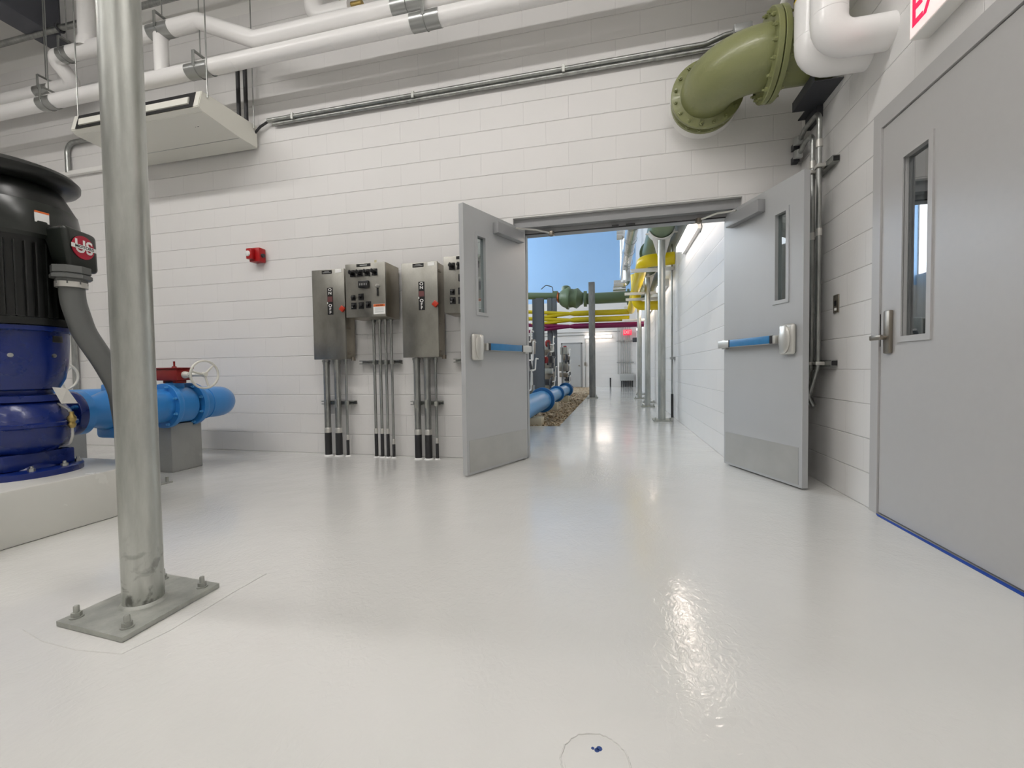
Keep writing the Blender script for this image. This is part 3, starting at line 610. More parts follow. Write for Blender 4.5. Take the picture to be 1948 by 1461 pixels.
def control(x0, label, full=True):
    x1 = x0+.41; z0, z1 = 1.347, 1.845; yf = -.3
    t = thing('control_cabinet', ((x0+x1)/2, -.03, z0), label, 'electrical cabinet', 'square stainless control cabinets')
    q = MB(); q.box((x0+.004, yf+.018, z0), (x1-.002, -.04, z1), .004); q.build('cabinet_body', M_ssd, t)
    q = MB(); q.box((x0, yf-.004, z0+.002), (x1, yf+.016, z1-.002), .004); q.build('door_panel', M_ss, t)
    q = MB(); q.box((x0+.05, -.04, z0+.05), (x1-.05, 0, z0+.09)); q.box((x0+.05, -.04, z1-.09), (x1-.05, 0, z1-.05)); q.build('mounting_rail', M_galv2, t)
    q = MB(); q.box((x0+.12, yf-.006, 1.812), (x0+.265, yf-.003, 1.838)); pl = q.build('name_plate', M_label, t)
    q = MB(); q.box((x0+.155, yf-.0072, 1.820), (x0+.23, yf-.006, 1.829)); q.build('print', M_lgrey, pl)
    for dx in (.08, .155, .23, .305):
        q = MB(); q.box((x0+dx-.027, yf-.010, 1.725), (x0+dx+.027, yf-.003, 1.785)); q.lathe((x0+dx, yf-.010, 1.757), (0, -1, 0), [(0, .021), (.045, .018), (.047, .014)], 16); q.box((x0+dx-.006, yf-.066, 1.738), (x0+dx+.006, yf-.05, 1.776), .002); q.build('selector_switch', M_black, t)
    q = MB(); q.box((x0+.145, yf-.03, 1.615), (x0+.25, yf-.003, 1.680), .006); me = q.build('digital_meter', M_black, t)
    q = MB()
    for k in range(5): q.box((x0+.162+k*.017, yf-.0312, 1.635), (x0+.168+k*.017, yf-.0302, 1.655))
    q.build('digits', M_lgrey, me)
    for dx, z, s in ((.08, 1.53, .021), (.16, 1.535, .026), (.082, 1.455, .026), (.16, 1.455, .026), (.235, 1.46, .026)):
        q = MB(); q.box((x0+dx-s, yf-.008, z-s-.004), (x0+dx+s, yf-.003, z+s+.004)); q.lathe((x0+dx, yf-.008, z+.004), (0, -1, 0), [(0, .015), (.02, .014), (.024, .009)], 14); q.build('pilot_light', M_black, t)
    q = MB(); q.box((x0+.064, yf-.0095, 1.44), (x0+.070, yf-.008, 1.47)); q.build('print', M_let, t)
    q = MB(); q.box((x0+.328, yf-.016, 1.535), (x0+.342, yf-.003, 1.605)); q.build('handle_slot', M_black, t)
    q = MB(); q.lathe((x0+.335, yf-.003, 1.625), (0, -1, 0), [(0, .02), (.02, .018), (.035, .008)], 16); q.build('handle_knob', M_alu, t)
    q = MB(); q.box((x0+.285, yf-.0065, 1.37), (x0+.405, yf-.004, 1.462)); wl = q.build('warning_label', M_let, t)
    q = MB(); q.box((x0+.287, yf-.0078, 1.438), (x0+.403, yf-.0065, 1.460)); q.build('label_band', M_orange, wl)
    q = MB(); q.text('WARNING', .016, (x0+.348, yf-.0084, 1.449), (1, 0, 0), (0, 0, 1), .0003); q.build('lettering', M_label, wl)
    q = MB()
    for k in range(5): q.box((x0+.30, yf-.0072, 1.385+k*.010), (x0+.39, yf-.0065, 1.388+k*.010))
    q.build('print', M_lgrey, wl)
    return t
control(.176, 'square steel control box with black knobs between the two tall cabinets')
control(1.155, 'square steel control box half hidden behind the open left door')
yc = -.10
for i, (x, r, b, w_) in enumerate(((-.205, .031, .235, 'wide conduit under the left-most cabinet, the left one'), (-.082, .031, .235, 'wide conduit under the left-most cabinet, the right one'), (.018, .012, .165, 'thin conduit right of two wide ones under the left-most cabinet'),
    (.782, .031, .235, 'wide conduit under the cabinet nearest the door, the left one'), (.888, .031, .235, 'wide conduit under the cabinet nearest the door, the right one'), (.975, .012, .155, 'thin conduit right of two wide ones near the open door'))):
    conduit([(x, yc, .968), (x, yc, 0)], r, w_, 'vertical conduits below the cabinets', black=b, coup=(.965,), straps=[(x, yc, zz) for zz in (.533,)])
for i, (x, r, b, o) in enumerate(((.335, .014, .235, 'leftmost'), (.400, .014, .235, 'second from the left'), (.462, .013, .235, 'third from the left'), (.522, .012, .135, 'rightmost'))):
    conduit([(x, yc, 1.345), (x, yc, 0)], r, o+' of the four thin conduits under the middle control box', 'vertical conduits below the cabinets', black=b, coup=(1.345,), straps=[(x, yc, zz) for zz in (.935,)])
conduit([(1.31, -.16, 1.345), (1.31, -.16, 1.18), (1.37, -.10, 1.02), (1.37, -.10, 0)], .013, 'curved thin conduit just left of the open door', 'vertical conduits below the cabinets', rad=.1, coup=(1.345,))
for x0, x1, z, lab in ((-.30, .07, .533, 'short strut across the conduits under the left-most cabinet'), (.145, .585, .935, 'strut across the four thin conduits under the middle box'), (.69, 1.01, .533, 'short strut across the conduits nearest the open door'), (1.14, 1.5, .935, 'strut partly hidden behind the open left door')):
    t = thing('strut_channel', ((x0+x1)/2, -.04, z-.02), lab, 'strut channel', 'strut channels holding the conduits')
    q = MB(); q.box((x0, -.065, z+.015), (x1, -.003, z+.019)); q.box((x0, -.065, z-.019), (x1, -.003, z-.015)); q.box((x0, -.008, z-.019), (x1, -.003, z+.019)); q.build('channel', M_galv2, t, smooth=False)
    q = MB(); q.box((x0+.002, -.067, z-.019), (x1-.002, -.063, z-.009)); q.box((x0+.002, -.067, z+.009), (x1-.002, -.063, z+.019)); q.build('channel_lip', M_galv2, t, smooth=False)

# ------------------------------------------------------------------ double doors
f = MB(); f.box((1.721, .04, 0), (1.80, .199, 2.145)); f.box((3.60, .04, 0), (3.634, .199, 2.145)); f.box((1.721, .04, 2.145), (3.634, .199, 2.224)); f.box((1.80, .11, 2.095), (3.60, .198, 2.145)); f.box((1.80, .11, 0), (1.815, .198, 2.095)); f.box((3.59, .15, 0), (3.60, .198, 2.095))
fo = struct('trim_2', f, M_frame, 'grey steel frame of the open double doorway', 'door frame')
q = MB(); q.box((1.81, .104, 2.097), (3.59, .112, 2.106)); q.build('gasket', M_black, fo)
q = MB(); q.box((2.60, .085, 2.10), (2.66, .11, 2.115)); q.box((2.72, .085, 2.10), (2.80, .11, 2.115)); q.build('strike_plate', M_black, fo)
def leaf(name, hx, hy, ang, s, label, W=.845):
    """local x from hinge to free edge, s*y towards the visible push side"""
    t = thing(name, (hx, hy, 0), label, 'door', rz=radians(ang), kind='structure'); O = (0, 0, 0)
    def b(nm, m, lst, par=t, bev=.0, smooth=True):
        q = MB()
        for p0, p1 in lst: q.box((p0[0], s*p0[1], p0[2]), (p1[0], s*p1[1], p1[2]), bev)
        return q.build(nm, m, par, org=O, smooth=smooth)
    T = .045; wx0, wx1, wz0, wz1 = .585, .685, 1.31, 1.92
    b('door_panel', M_door, [((0, -T, .012), (wx0, 0, 2.135)), ((wx1, -T, .012), (W, 0, 2.135)), ((wx0, -T, .012), (wx1, 0, wz0)), ((wx0, -T, wz1), (wx1, 0, 2.135))], smooth=False)
    k = .026
    b('window_frame', M_door, [((wx0-k, -.002, wz0-k), (wx0, .007, wz1+k)), ((wx1, -.002, wz0-k), (wx1+k, .007, wz1+k)), ((wx0, -.002, wz0-k), (wx1, .007, wz0)), ((wx0, -.002, wz1), (wx1, .007, wz1+k)),
        ((wx0-k, -T-.007, wz0-k), (wx0, -T+.002, wz1+k)), ((wx1, -T-.007, wz0-k), (wx1+k, -T+.002, wz1+k)), ((wx0, -T-.007, wz0-k), (wx1, -T+.002, wz0)), ((wx0, -T-.007, wz1), (wx1, -T+.002, wz1+k))])
    b('window_glass', M_glass2, [((wx0, -.026, wz0), (wx1, -.020, wz1))])
    b('kick_plate', M_kick, [((.02, -.001, .03), (W-.03, .002, .285))])
    cl = b('door_closer', M_frame, [((.10, 0, 1.985), (.48, .06, 2.078))], bev=.004)
    # closer arm in world space towards the frame head
    R = Matrix.Rotation(radians(ang), 3, 'Z'); Ri = R.inverted()
    def loc(p): return Ri @ (Vector(p)-Vector((hx, hy, 0)))
    if s > 0: P = [loc((2.06, .09, 2.09)), loc((1.92, .03, 2.115)), Vector((.22, s*.05, 2.085))]; br = loc((2.06, .09, 2.095))
    else: P = [loc((3.32, .09, 2.09)), loc((3.45, .03, 2.115)), Vector((.22, s*.05, 2.085))]; br = loc((3.32, .09, 2.095))
    q = MB(); q.tube(P, .008, 8); q.build('closer_arm', M_alu, t, org=O)
    q = MB(); q.box(br-Vector((.02, .02, .03)), br+Vector((.02, .02, .012)), .003); q.build('arm_bracket', M_nickel, t, org=O)
    # panic device
    q = MB(); q.box((.655, s*0, .92), (.785, s*.038, 1.13), .018); q.sh = radians(60); hd = q.build('device_head', M_alu, t, org=O)
    q = MB(); q.lathe((.72, s*.035, 1.025), (0, s, 0), [(0, .080), (.012, .080), (.02, .066), (.022, 0)], 28, cap=False); bmesh.ops.scale(q.bm, vec=(.62, 1, 1.2), space=Matrix.Translation((-.72, 0, -1.025)), verts=q.bm.verts[:]); q.build('end_cap', M_alu, hd, org=O)
    b('push_bar', M_alu, [((.0, .02, 1.0), (.655, .062, 1.058))], bev=.006)
    b('bar_film', M_film, [((.16, .03, 1.003), (.605, .0645, 1.0595))], bev=.004)
    b('bar_joint', M_black, [((.145, .03, 1.001), (.16, .0635, 1.0588)), ((.605, .03, 1.001), (.632, .0635, 1.0588))])
    b('bar_end_bracket', M_alu, [((.005, 0, .99), (.06, .03, 1.065))], bev=.004)
    for z in (.25, 1.05, 1.9):
        q = MB(); q.cyl((-.006, s*-T-s*.004, z-.055), (-.006, s*-T-s*.004, z+.055), .008, 10); q.build('hinge', M_alu, t, org=O)
    return t
leaf('door_1', 1.816, .075, -113.0, 1, 'left leaf of the open grey double door, with push bar and narrow window')
leaf('door_2', 3.533, .135, -68.4, -1, 'right leaf of the open grey double door, in front of the conduits', .832)
q = MB(); q.tube([(3.30, .1, 2.11), (3.335, .1, 2.09), (3.35, .1, 2.04), (3.335, .1, 1.99)], .003, 6, rad=.05); tag(q.build('loose_wire', M_pvcblk), 'thin black wire hanging from the door frame beside the right closer', 'wire')

# ------------------------------------------------------------------ grey flush door in the right wall
f = MB(); f.box((4.046, -1.077, 0), (4.061, -1.005, 2.135)); f.box((4.061, -1.077, 0), (4.25, -1.031, 2.135)); f.box((4.046, -2.14, 0), (4.061, -2.06, 2.135)); f.box((4.061, -2.089, 0), (4.25, -2.06, 2.135)); f.box((4.046, -2.14, 2.135), (4.061, -1.005, 2.23)); f.box((4.061, -2.089, 2.135), (4.25, -1.031, 2.199))
struct('trim_3', f, M_door3, 'grey steel frame around the closed flush door at the right', 'door frame')
t = thing('door_3', (4.07, -1.56, 0), 'closed light grey flush door with a narrow window at the right edge', 'door', kind='structure')
y0, y1, z0, z1 = -1.445, -1.262, .985, 1.89
q = MB(); q.box((4.055, -2.057, .012), (4.10, y0, 2.128)); q.box((4.055, y1, .012), (4.10, -1.08, 2.128)); q.box((4.055, y0, .012), (4.10, y1, z0)); q.box((4.055, y0, z1), (4.10, y1, 2.128)); q.build('door_panel', M_door3, t, smooth=False)
q = MB(); k = .03
for x0, x1 in ((4.047, 4.057), (4.098, 4.106)):
    q.box((x0, y0-k, z0-k), (x1, y0, z1+k)); q.box((x0, y1, z0-k), (x1, y1+k, z1+k)); q.box((x0, y0, z0-k), (x1, y1, z0)); q.box((x0, y0, z1), (x1, y1, z1+k))
q.build('window_frame', M_door3, t, smooth=False)
q = MB(); q.box((4.074, y0, z0), (4.080, y1, z1)); q.build('window_glass', M_glass, t)
q = MB(); q.box((4.035, -1.190, .90), (4.055, -1.135, 1.13), .006); q.build('escutcheon', M_nickel, t)
q = MB(); q.cyl((4.035, -1.16, .985), (4.005, -1.16, .985), .011, 12); q.box((3.995, -1.19, .973), (4.01, -1.085, 1.0), .005); q.build('lever', M_nickel, t)
q = MB(); q.box((4.052, -1.078, .94), (4.058, -1.073, 1.12)); q.build('strike_gap', M_black, t)
q = MB(); q.prism([(4.05, -1.06, .0005), (4.030, -1.12, .0005), (4.036, -2.05, .0005), (4.06, -2.05, .0005)], (0, 0, .0008)); tag(q.build('masking_tape', M_tape, smooth=False), 'strip of blue masking tape on the floor under the closed grey door', 'tape')
# small vestibule behind the door window
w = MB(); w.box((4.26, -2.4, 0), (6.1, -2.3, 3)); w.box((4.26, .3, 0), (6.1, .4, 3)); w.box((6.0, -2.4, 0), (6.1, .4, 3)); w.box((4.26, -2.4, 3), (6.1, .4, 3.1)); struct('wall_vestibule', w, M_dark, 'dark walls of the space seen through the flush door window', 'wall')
q = MB(); q.box((5.0, -2.29, 1.0), (5.04, -2.27, 2.6)); tag(q.build('wall_light', M_tube), 'slim glowing strip added behind the flush door window for the bright streak in its glass', 'light')  # added emitter, stands in for the bright reflection streak in the door glass
# exit sign
t = thing('exit_sign', (4.03, -1.6, 2.4), 'lit EXIT sign with red letters above the closed grey door', 'sign')
q = MB(); q.box((3.985, -1.77, 2.365), (4.06, -1.415, 2.60), .006); q.build('housing', M_white, t)
q = MB(); q.box((3.981, -1.765, 2.372), (3.986, -1.42, 2.592)); q.build('sign_face', M_exit, t)
q = MB(); q.text('EXIT', .225, (3.980, -1.595, 2.482), (0, -1, 0), (0, 0, 1), .0008, sx=.72); q.build('lettering', M_exitr, t)

# ------------------------------------------------------------------ green elbow
t = thing('pipe_elbow', (3.45, -.3, 2.8), 'olive green cast pipe elbow with bolted flanges above the doorway', 'pipe')
EX, EZ, RB = 3.335, 2.985, .31
path = [(EX, -.16, EZ), (EX, -.18, EZ)]
for k in range(1, 13):
    a = (pi/2)*k/12; path.append((EX+RB-RB*cos(a), -.18-RB*sin(a), EZ))
q = MB(); q.tube(path+[(EX+RB+.02, -.18-RB, EZ)], .200, 48); q.build('elbow_body', M_olive, t)
q = MB(); q.flange((EX, -.19, EZ), (0, 1, 0), .032, .268, 48); f1 = q.build('flange', M_olive, t)
bolts(f1, (EX, -.19, EZ), (0, -1, 0), .240, 16, .0145, .022, M_olive)
q = MB(); q.flange((EX, -.10, EZ), (0, 1, 0), .03, .258, 48); f2 = q.build('flange', M_olive, t)
q = MB(); q.cyl((EX, -.16, EZ), (EX, .0, EZ), .19, 40); q.build('wall_sleeve', M_olive, t)
bolts(f2, (EX, -.10, EZ), (0, -1, 0), .240, 16, .018, .03, M_olive, name='nut')
q = MB(); q.lathe((EX, -.055, EZ), (0, 1, 0), [(0, .245), (.0545, .262)], 40); q.build('grout_collar', M_white, t)
XF = EX+RB
q = MB(); q.flange((XF, -.18-RB, EZ), (1, 0, 0), .036, .282, 48); f3 = q.build('flange', M_olive, t)
bolts(f3, (XF, -.18-RB, EZ), (-1, 0, 0), .250, 16, .0145, .03, M_olive)
q = MB(); q.flange((XF+.042, -.18-RB, EZ), (1, 0, 0), .036, .282, 48); f4 = q.build('flange', M_olive, t)
bolts(f4, (XF+.078, -.18-RB, EZ), (1, 0, 0), .250, 16, .0145, .026, M_olive, name='nut')
q = MB(); q.cyl((XF+.07, -.18-RB, EZ), (4.06, -.18-RB, EZ), .20, 44); q.build('pipe_spool', M_olive, t)

# ------------------------------------------------------------------ white pipes at the right
for (y, z, x, lab, e) in ((-.90, 2.655, 3.772, 'rear white jacketed pipe turning into the right wall, yellow taped', 1), (-1.11, 2.625, 3.775, 'front white jacketed pipe turning into the right wall', 0)):
    t = thing('jacketed_pipe', (x, y, z), lab, 'pipe', 'white jacketed pipes at the upper right')
    q = MB(); q.tube([(x, y, 5.4), (x, y, z), (4.06, y, z)], .088, 30, rad=.105); q.build('jacket', M_pvcw, t)
    q = MB(); q.ring((x, y, z+.14), (0, 0, 1), .0875, .002, 30, 6); q.build('jacket_seam', M_pvcw, t)
    if e:
        q = MB(); q.lathe((x, y, 3.02), (0, 0, 1), [(0, .0895), (.12, .0895)], 30, cap=False); q.build('yellow_tape', M_yellow, t)
        q = MB()
        for k in range(6): 
            a = 2*pi*k/6; q.box((x+.088, y-.012, 3.03), (x+.0905, y+.012, 3.13), 0, Matrix.Rotation(a, 3, 'Z'), (x, y, 0))
        q.build('black_stripe', M_label, t)
q = MB(); q.tube([(3.70, -.35, 3.16), (3.82, -.60, 3.5), (3.82, -.60, 5.4)], .022, 12, rad=.1); tag(q.build('thin_white_pipe', M_white), 'thin white pipe rising beside the olive green flange', 'pipe')
t = thing('wall_shelf', (3.97, -.4, 2.69), 'dark steel tray fixed to the right wall under the white pipes', 'shelf')
q = MB(); q.box((3.886, -.645, 2.683), (4.058, -.30, 2.69)); q.box((3.886, -.645, 2.69), (3.892, -.30, 2.75)); q.box((3.97, -.30, 2.683), (4.058, -.17, 2.69)); q.build('tray', M_dark, t, smooth=False)
q = MB(); q.box((4.02, -.36, 2.60), (4.058, -.17, 2.683)); q.build('bracket', M_dark, t, smooth=False)

# conduits beside the right wall
for i, (x, y, z, lab) in enumerate(((3.985, -.39, 2.44, 'left one of two tall conduits behind the right door leaf'), (3.985, -.49, 2.54, 'right one of two tall conduits behind the right door leaf'))):
    t = thing('wall_conduit', (x, y, 1.2), lab, 'conduit', 'tall conduits at the right corner')
    q = MB(); q.tube([(x+.02, -.13, z+.03), (x+.01, -.24, z+.05), (x, y, z+.03), (x, y, z-.2), (x, y, .83), (x, y+.14, .62), (x+.04, y+.16, .55)], .0165, 16, rad=.07); q.build('tube', M_galv2, t)
    q = MB(); q.box((x-.005, -.135, z+.0), (x+.042, -.045, z+.065), .01, Matrix.Rotation(.3, 3, 'X'), (x, -.09, z+.03)); q.build('conduit_body', M_lgrey, t)
    q = MB(); q.box((x, -.06, z-.01), (x+.04, .0, z+.035)); q.build('entry_hub', M_dark, t)
    for zz in ((z-.16), 1.78):
        q = MB(); q.cyl((x, y, zz), (x, y, zz-.05), .021, 16); q.build('coupling', M_alu, t)
for z, lab in ((2.20, 'upper short strut arm on the right wall holding the tall conduits'), (.855, 'lower short strut arm on the right wall holding the tall conduits')):
    t = thing('wall_strut', (4.03, -.46, z), lab, 'strut channel', 'strut arms on the right wall')
    q = MB(); q.box((4.018, -.60, z-.02), (4.022, -.33, z+.02)); q.box((4.018, -.60, z+.017), (4.058, -.33, z+.021)); q.box((4.018, -.60, z-.021), (4.058, -.33, z-.017)); q.build('channel', M_galv2, t, smooth=False)
    q = MB(); q.box((4.024, -.603, z-.015), (4.056, -.598, z+.015)); q.build('open_end', M_black, t)
    q = MB(); q.box((3.962, -.42, z-.012), (4.018, -.36, z+.012), .003); q.build('strap', M_alu, t)
    q = MB(); q.box((3.962, -.52, z-.012), (4.018, -.46, z+.012), .003); q.build('strap', M_alu, t)
t = thing('outlet_plate', (4.055, -.58, 1.2), 'small metal switch plate on the right wall behind the door', 'outlet')
q = MB(); q.box((4.052, -.615, 1.19), (4.059, -.545, 1.31), .002); q.build('cover', M_nickel, t)
q = MB(); q.box((4.048, -.59, 1.235), (4.053, -.57, 1.27)); q.build('toggle', M_black, t)
q = MB(); q.box((4.049, -.592, 1.205), (4.053, -.568, 1.222)); q.build('label', M_let, t)

# ------------------------------------------------------------------ HALL: posts and saddles
def post(x, y, r, top, label, grp='round posts along the hall', sad=None):
    t = thing('pipe_post', (x, y, 0), label, 'post', grp)
    q = MB(); q.cyl((x, y, .02), (x, y, top), r, 24); q.build('shaft', M_galv, t)
    q = MB(); q.box((x-.14, y-.14, .0), (x+.14, y+.14, .02)); q.build('base_plate', M_plate, t, smooth=False)
    for dx, dy in ((-.11, -.11), (.11, -.11)):
        q = MB(); q.cyl((x+dx, y+dy, .02), (x+dx, y+dy, .06), .012, 8); q.build('anchor_bolt', M_plate, t)
    if sad:
        R = sad; n = 14; a = [(R*cos(pi*1.12+pi*.76*k/n), R*sin(pi*1.12+pi*.76*k/n)) for k in range(n+1)]; b = [((c*(R+.014)/R), (s*(R+.014)/R)) for c, s in a][::-1]
        q = MB(); q.prism([(x+c, y-.1, top+R+s) for c, s in a+b], (0, .2, 0)); q.box((x-.24, y-.03, top+R*.5), (x-.165, y+.03, top+R*.5+.012)); q.box((x+.165, y-.03, top+R*.5), (x+.24, y+.03, top+R*.5+.012)); q.build('saddle', M_white, t)
        q = MB(); q.prism([(x-.055, y-.008, top-.26), (x-.055, y-.008, top-.01), (x-.15, y-.008, top+.06)], (0, .016, 0)); q.prism([(x+.055, y-.008, top-.26), (x+.055, y-.008, top-.01), (x+.15, y-.008, top+.06)], (0, .016, 0)); q.build('gusset', M_white, t, smooth=False)
    return t
post(3.352, 3.33, .057, 2.86, 'nearest round steel post in the hall, right of the walkway', sad=.2)
post(3.33, 5.98, .057, 2.82, 'second round steel post in the hall, behind the nearest', sad=.2)
post(3.30, 8.6, .057, 2.72, 'third round steel post in the hall, beside the far walkway', sad=.2)
post(3.44, 7.2, .045, 2.2, 'thinner round post near the hall wall, between the larger posts')
post(3.44, 10.6, .05, 2.3, 'furthest round steel post in the hall')
# green main along the hall
t = thing('green_main', (3.35, 4, 3.0), 'grey green large pipe running along the hall above the posts', 'pipe')
q = MB(); q.tube([(3.335, .2, 3.0), (3.345, 1.5, 3.06), (3.35, 3.0, 3.07), (3.35, 9.4, 3.05)], .195, 32); q.build('pipe_run', M_hgreen, t)
for y in (4.9, 8.9):
    q = MB(); q.flange((3.35, y, 3.07), (0, 1, 0), .07, .245, 32); q.build('flange', M_hgreen, t)
t = thing('green_header', (1.6, 9.5, 2.95), 'grey green horizontal pipe with round valve across the far hall', 'pipe')
Y2 = 9.35; Zg = 2.955
q = MB(); q.tube([(3.35, Y2, Zg), (1.83, Y2, Zg)], .165, 30); q.tube([(1.12, Y2, 3.07), (-1.0, Y2, 3.20)], .105, 24); q.build('pipe_run', M_hgreen, t)
for fx, fz, ft, fr_ in ((1.74, Zg, .09, .235), (3.0, Zg, .07, .235), (.80, 3.09, .15, .15)):
    q = MB(); q.flange((fx, Y2, fz), (1, 0, 0), ft, fr_, 30); q.build('flange', M_hgreen, t)
q = MB(); q.lathe((.98, Y2, 3.03), (1, 0, -.08), [(0, .12), (.05, .2), (.12, .26), (.22, .30), (.27, .34), (.33, .34), (.34, .29), (.45, .27), (.56, .31), (.60, .28), (.68, .2), (.74, .17)], 36); q.lathe((1.2, Y2, 3.2), (0, 0, 1), [(0, .14), (.15, .13), (.18, .08)], 20); q.build('valve_body', M_hgreen, t)
q = MB(); q.ring((.96, Y2, 3.04), (1, 0, 0), .14, .025, 24, 8); q.build('orange_ring', M_orange, t)
q = MB(); q.tube([(.45, Y2-.1, 3.30), (.60, Y2-.1, 3.42), (.80, Y2-.1, 3.36), (.84, Y2-.1, 3.0)], .012, 8, rad=.08); q.build('sensing_line', M_dark, t)
# yellow pipes
t = thing('yellow_pipe', (3.2, 3.6, 2.5), 'bright yellow pipe crossing over the nearest hall post', 'pipe')
q = MB(); q.tube([(3.595, 3.75, 2.66), (3.10, 3.75, 2.64), (3.10, 7.2, 2.60), (3.10, 9.1, 2.52)], .105, 24, rad=.14); q.build('pipe_run', M_yellow, t)
t = thing('yellow_pipe', (3.3, 6.5, 2.2), 'bright yellow pipe elbow lower down behind the hall posts', 'pipe')
q = MB(); q.tube([(3.595, 6.5, 2.27), (3.13, 6.5, 2.28), (3.10, 6.5, 3.0)], .105, 24, rad=.14); q.build('pipe_run', M_yellow, t)
for i, (zz, lab, m, dz) in enumerate(((2.475, 'upper mustard yellow pipe crossing the far hall', M_dyel, .08), (2.285, 'lower mustard yellow pipe crossing the far hall', M_dyel, .06), (2.10, 'dark purple pipe crossing the far hall under the yellow ones', M_purple, .04))):
    t = thing('cross_pipe', (1.8, 9.0, zz), lab, 'pipe', 'coloured pipes crossing the hall')
    q = MB(); q.tube([(3.05 if i < 2 else 3.45, 9.0, zz), (1.5, 9.0, zz+.01)], .078, 20); q.lathe((1.52, 9.0, zz+.01), (-1, 0, .0), [(0, .078), (.04, .078), (.18, .045), (.22, .045)], 20); q.tube([(1.33, 9.0, zz+.01), (-.6, 9.0, zz+.10+dz)], .055, 16); q.tube([(1.33, 9.0, zz+.01), (-.6, 9.0, zz-.16)], .050, 16); q.build('pipe_run', m, t)
# cross brackets
for y, z, x0, lab in ((3.8, 2.50, 2.90, 'white bracket arm on the nearest hall post'), (6.0, 2.48, 2.85, 'white bracket arm on the second hall post'), (6.3, 2.40, 2.88, 'white bracket arm just behind the second hall post'), (8.7, 2.56, 2.9, 'white bracket arm at the upper mustard pipe'), (8.75, 2.20, 2.85, 'white bracket arm at the purple pipe')):
    q = MB(); q.box((x0, y-.03, z-.028), (3.60, y+.03, z+.028), .004); tag(q.build('bracket_arm', M_white), lab, 'bracket', 'white bracket arms on the hall wall')
# silver lagged pipe
t = thing('lagged_pipe', (2.95, 8, 3.6), 'shiny silver lagged pipe beside the green main in the hall', 'pipe')
q = MB(); q.tube([(3.02, 3.0, 3.60), (2.98, 6, 3.72), (2.95, 9.0, 3.72), (2.95, 11.8, 3.75), (2.95, 12, 6.5)], .13, 22, rad=.3); q.tube([(2.98, 8.8, 3.72), (2.98, 8.8, 3.25), (2.62, 8.8, 3.25)], .10, 18, rad=.1); q.tube([(2.98, 10, 3.3), (2.60, 10, 3.3)], .10, 18); q.tube([(2.95, 7.6, 3.66), (2.95, 7.6, 4.25), (2.70, 7.6, 4.25)], .11, 18, rad=.12); q.build('lagging', M_shiny, t)
for y in (4, 5, 6, 7, 8.2):
    q = MB(); q.ring((2.985, y, 3.66+(y-4)*.01), (0, 1, 0), .131, .006, 24, 6); q.build('band', M_band, t)
# wall lamps
def lamp(x0, y0, z0, x1, y1, z1, label, grp=None, name='wall_light', m=None):
    a = Vector((x0, y0, z0)); b = Vector((x1, y1, z1))
    t = thing(name, (a+b)/2, label, 'light', grp)
    d = (b-a).normalized(); up = Vector((0, 0, 1)); side = d.cross(up)
    q = MB()
    if name == 'ceiling_light': q.box(a+Vector((0, -.05, .03)), b+Vector((0, .05, .065)))
    elif abs(d.y) > .5: q.box((a.x+.04, a.y-.03, a.z-.065), (3.6, b.y+.03, a.z+.065)); q.box((a.x-.02, a.y-.02, a.z+.038), (a.x+.045, b.y+.02, a.z+.065))
    else: q.box((a.x-.03, a.y+.04, a.z-.06), (b.x+.03, 16.6, a.z+.06))
    q.build('housing', M_white, t, smooth=False)
    q = MB(); w_ = Vector((.038 if abs(d.y) > .5 else 0, .038 if abs(d.x) > .5 else 0, .034)); q.box(a-w_, b+w_); q.build('lens', m or M_tubeh, t, smooth=False)
    return t
lamp(3.515, 1.5, 2.50, 3.515, 2.6, 2.50, 'bright strip light on the hall wall just inside the doorway', 'strip lights on the hall walls')
lamp(3.50, .35, 2.55, 3.50, 1.3, 2.55, 'strip light above the doorway head on the hall side', 'strip lights on the hall walls')
lamp(3.50, 4.6, 2.42, 3.50, 5.4, 2.42, 'strip light on the hall wall behind the first two posts', 'strip lights on the hall walls')
lamp(3.52, 7.6, 2.42, 3.52, 8.8, 2.42, 'strip light further along the hall wall behind the posts', 'strip lights on the hall walls')
lamp(3.52, 12.4, 2.35, 3.52, 13.6, 2.35, 'furthest strip light along the right hall wall', 'strip lights on the hall walls')
lamp(1.32, 16.5, 2.33, 2.50, 16.5, 2.33, 'strip light on the far end wall of the hall', 'strip lights on the hall walls')
# square post
t = thing('square_post', (2.0, 8.76, 0), 'free-standing grey steel post in the middle of the hall walkway', 'post')
q = MB(); q.box((1.915, 8.67, .02), (2.09, 8.85, 3.32), .006); q.build('shaft', M_sqp, t)
q = MB(); q.box((1.84, 8.6, 0), (2.16, 8.92, .025)); q.build('base_plate', M_plate, t, smooth=False)
for dx in (-.12, .12):
    q = MB(); q.cyl((2.0+dx, 8.64, .025), (2.0+dx, 8.64, .10), .015, 8); q.build('anchor_bolt', M_plate, t)
# left grey posts
M_gpost = mat('grey_post_paint', (.12, .14, .165), .4)
for x, y, w_, lab in ((.92, 6.2, .09, 'nearest dark grey steel post at the left of the hall'), (.78, 6.35, .06, 'dark grey post close behind the nearest left post'), (.72, 9.2, .07, 'further dark grey steel post at the left of the hall'), (.87, 9.2, .06, 'further dark grey post, right one of the pair')):
    t = thing('grey_post', (x, y, 0), lab, 'post', 'dark grey posts left of the gravel'); top = 2.52 if y < 7 else 3.0
    q = MB(); q.box((x-w_, y-.07, -.02), (x+w_, y-.055, top)); q.box((x-w_, y+.055, -.02), (x+w_, y+.07, top)); q.box((x-.008, y-.06, -.02), (x+.008, y+.06, top)); q.build('web', M_gpost, t, smooth=False)
    q = MB(); q.box((x-w_-.04, y-.1, -.03), (x+w_+.04, y+.1, 0.0)); q.build('base_plate', M_plate, t)
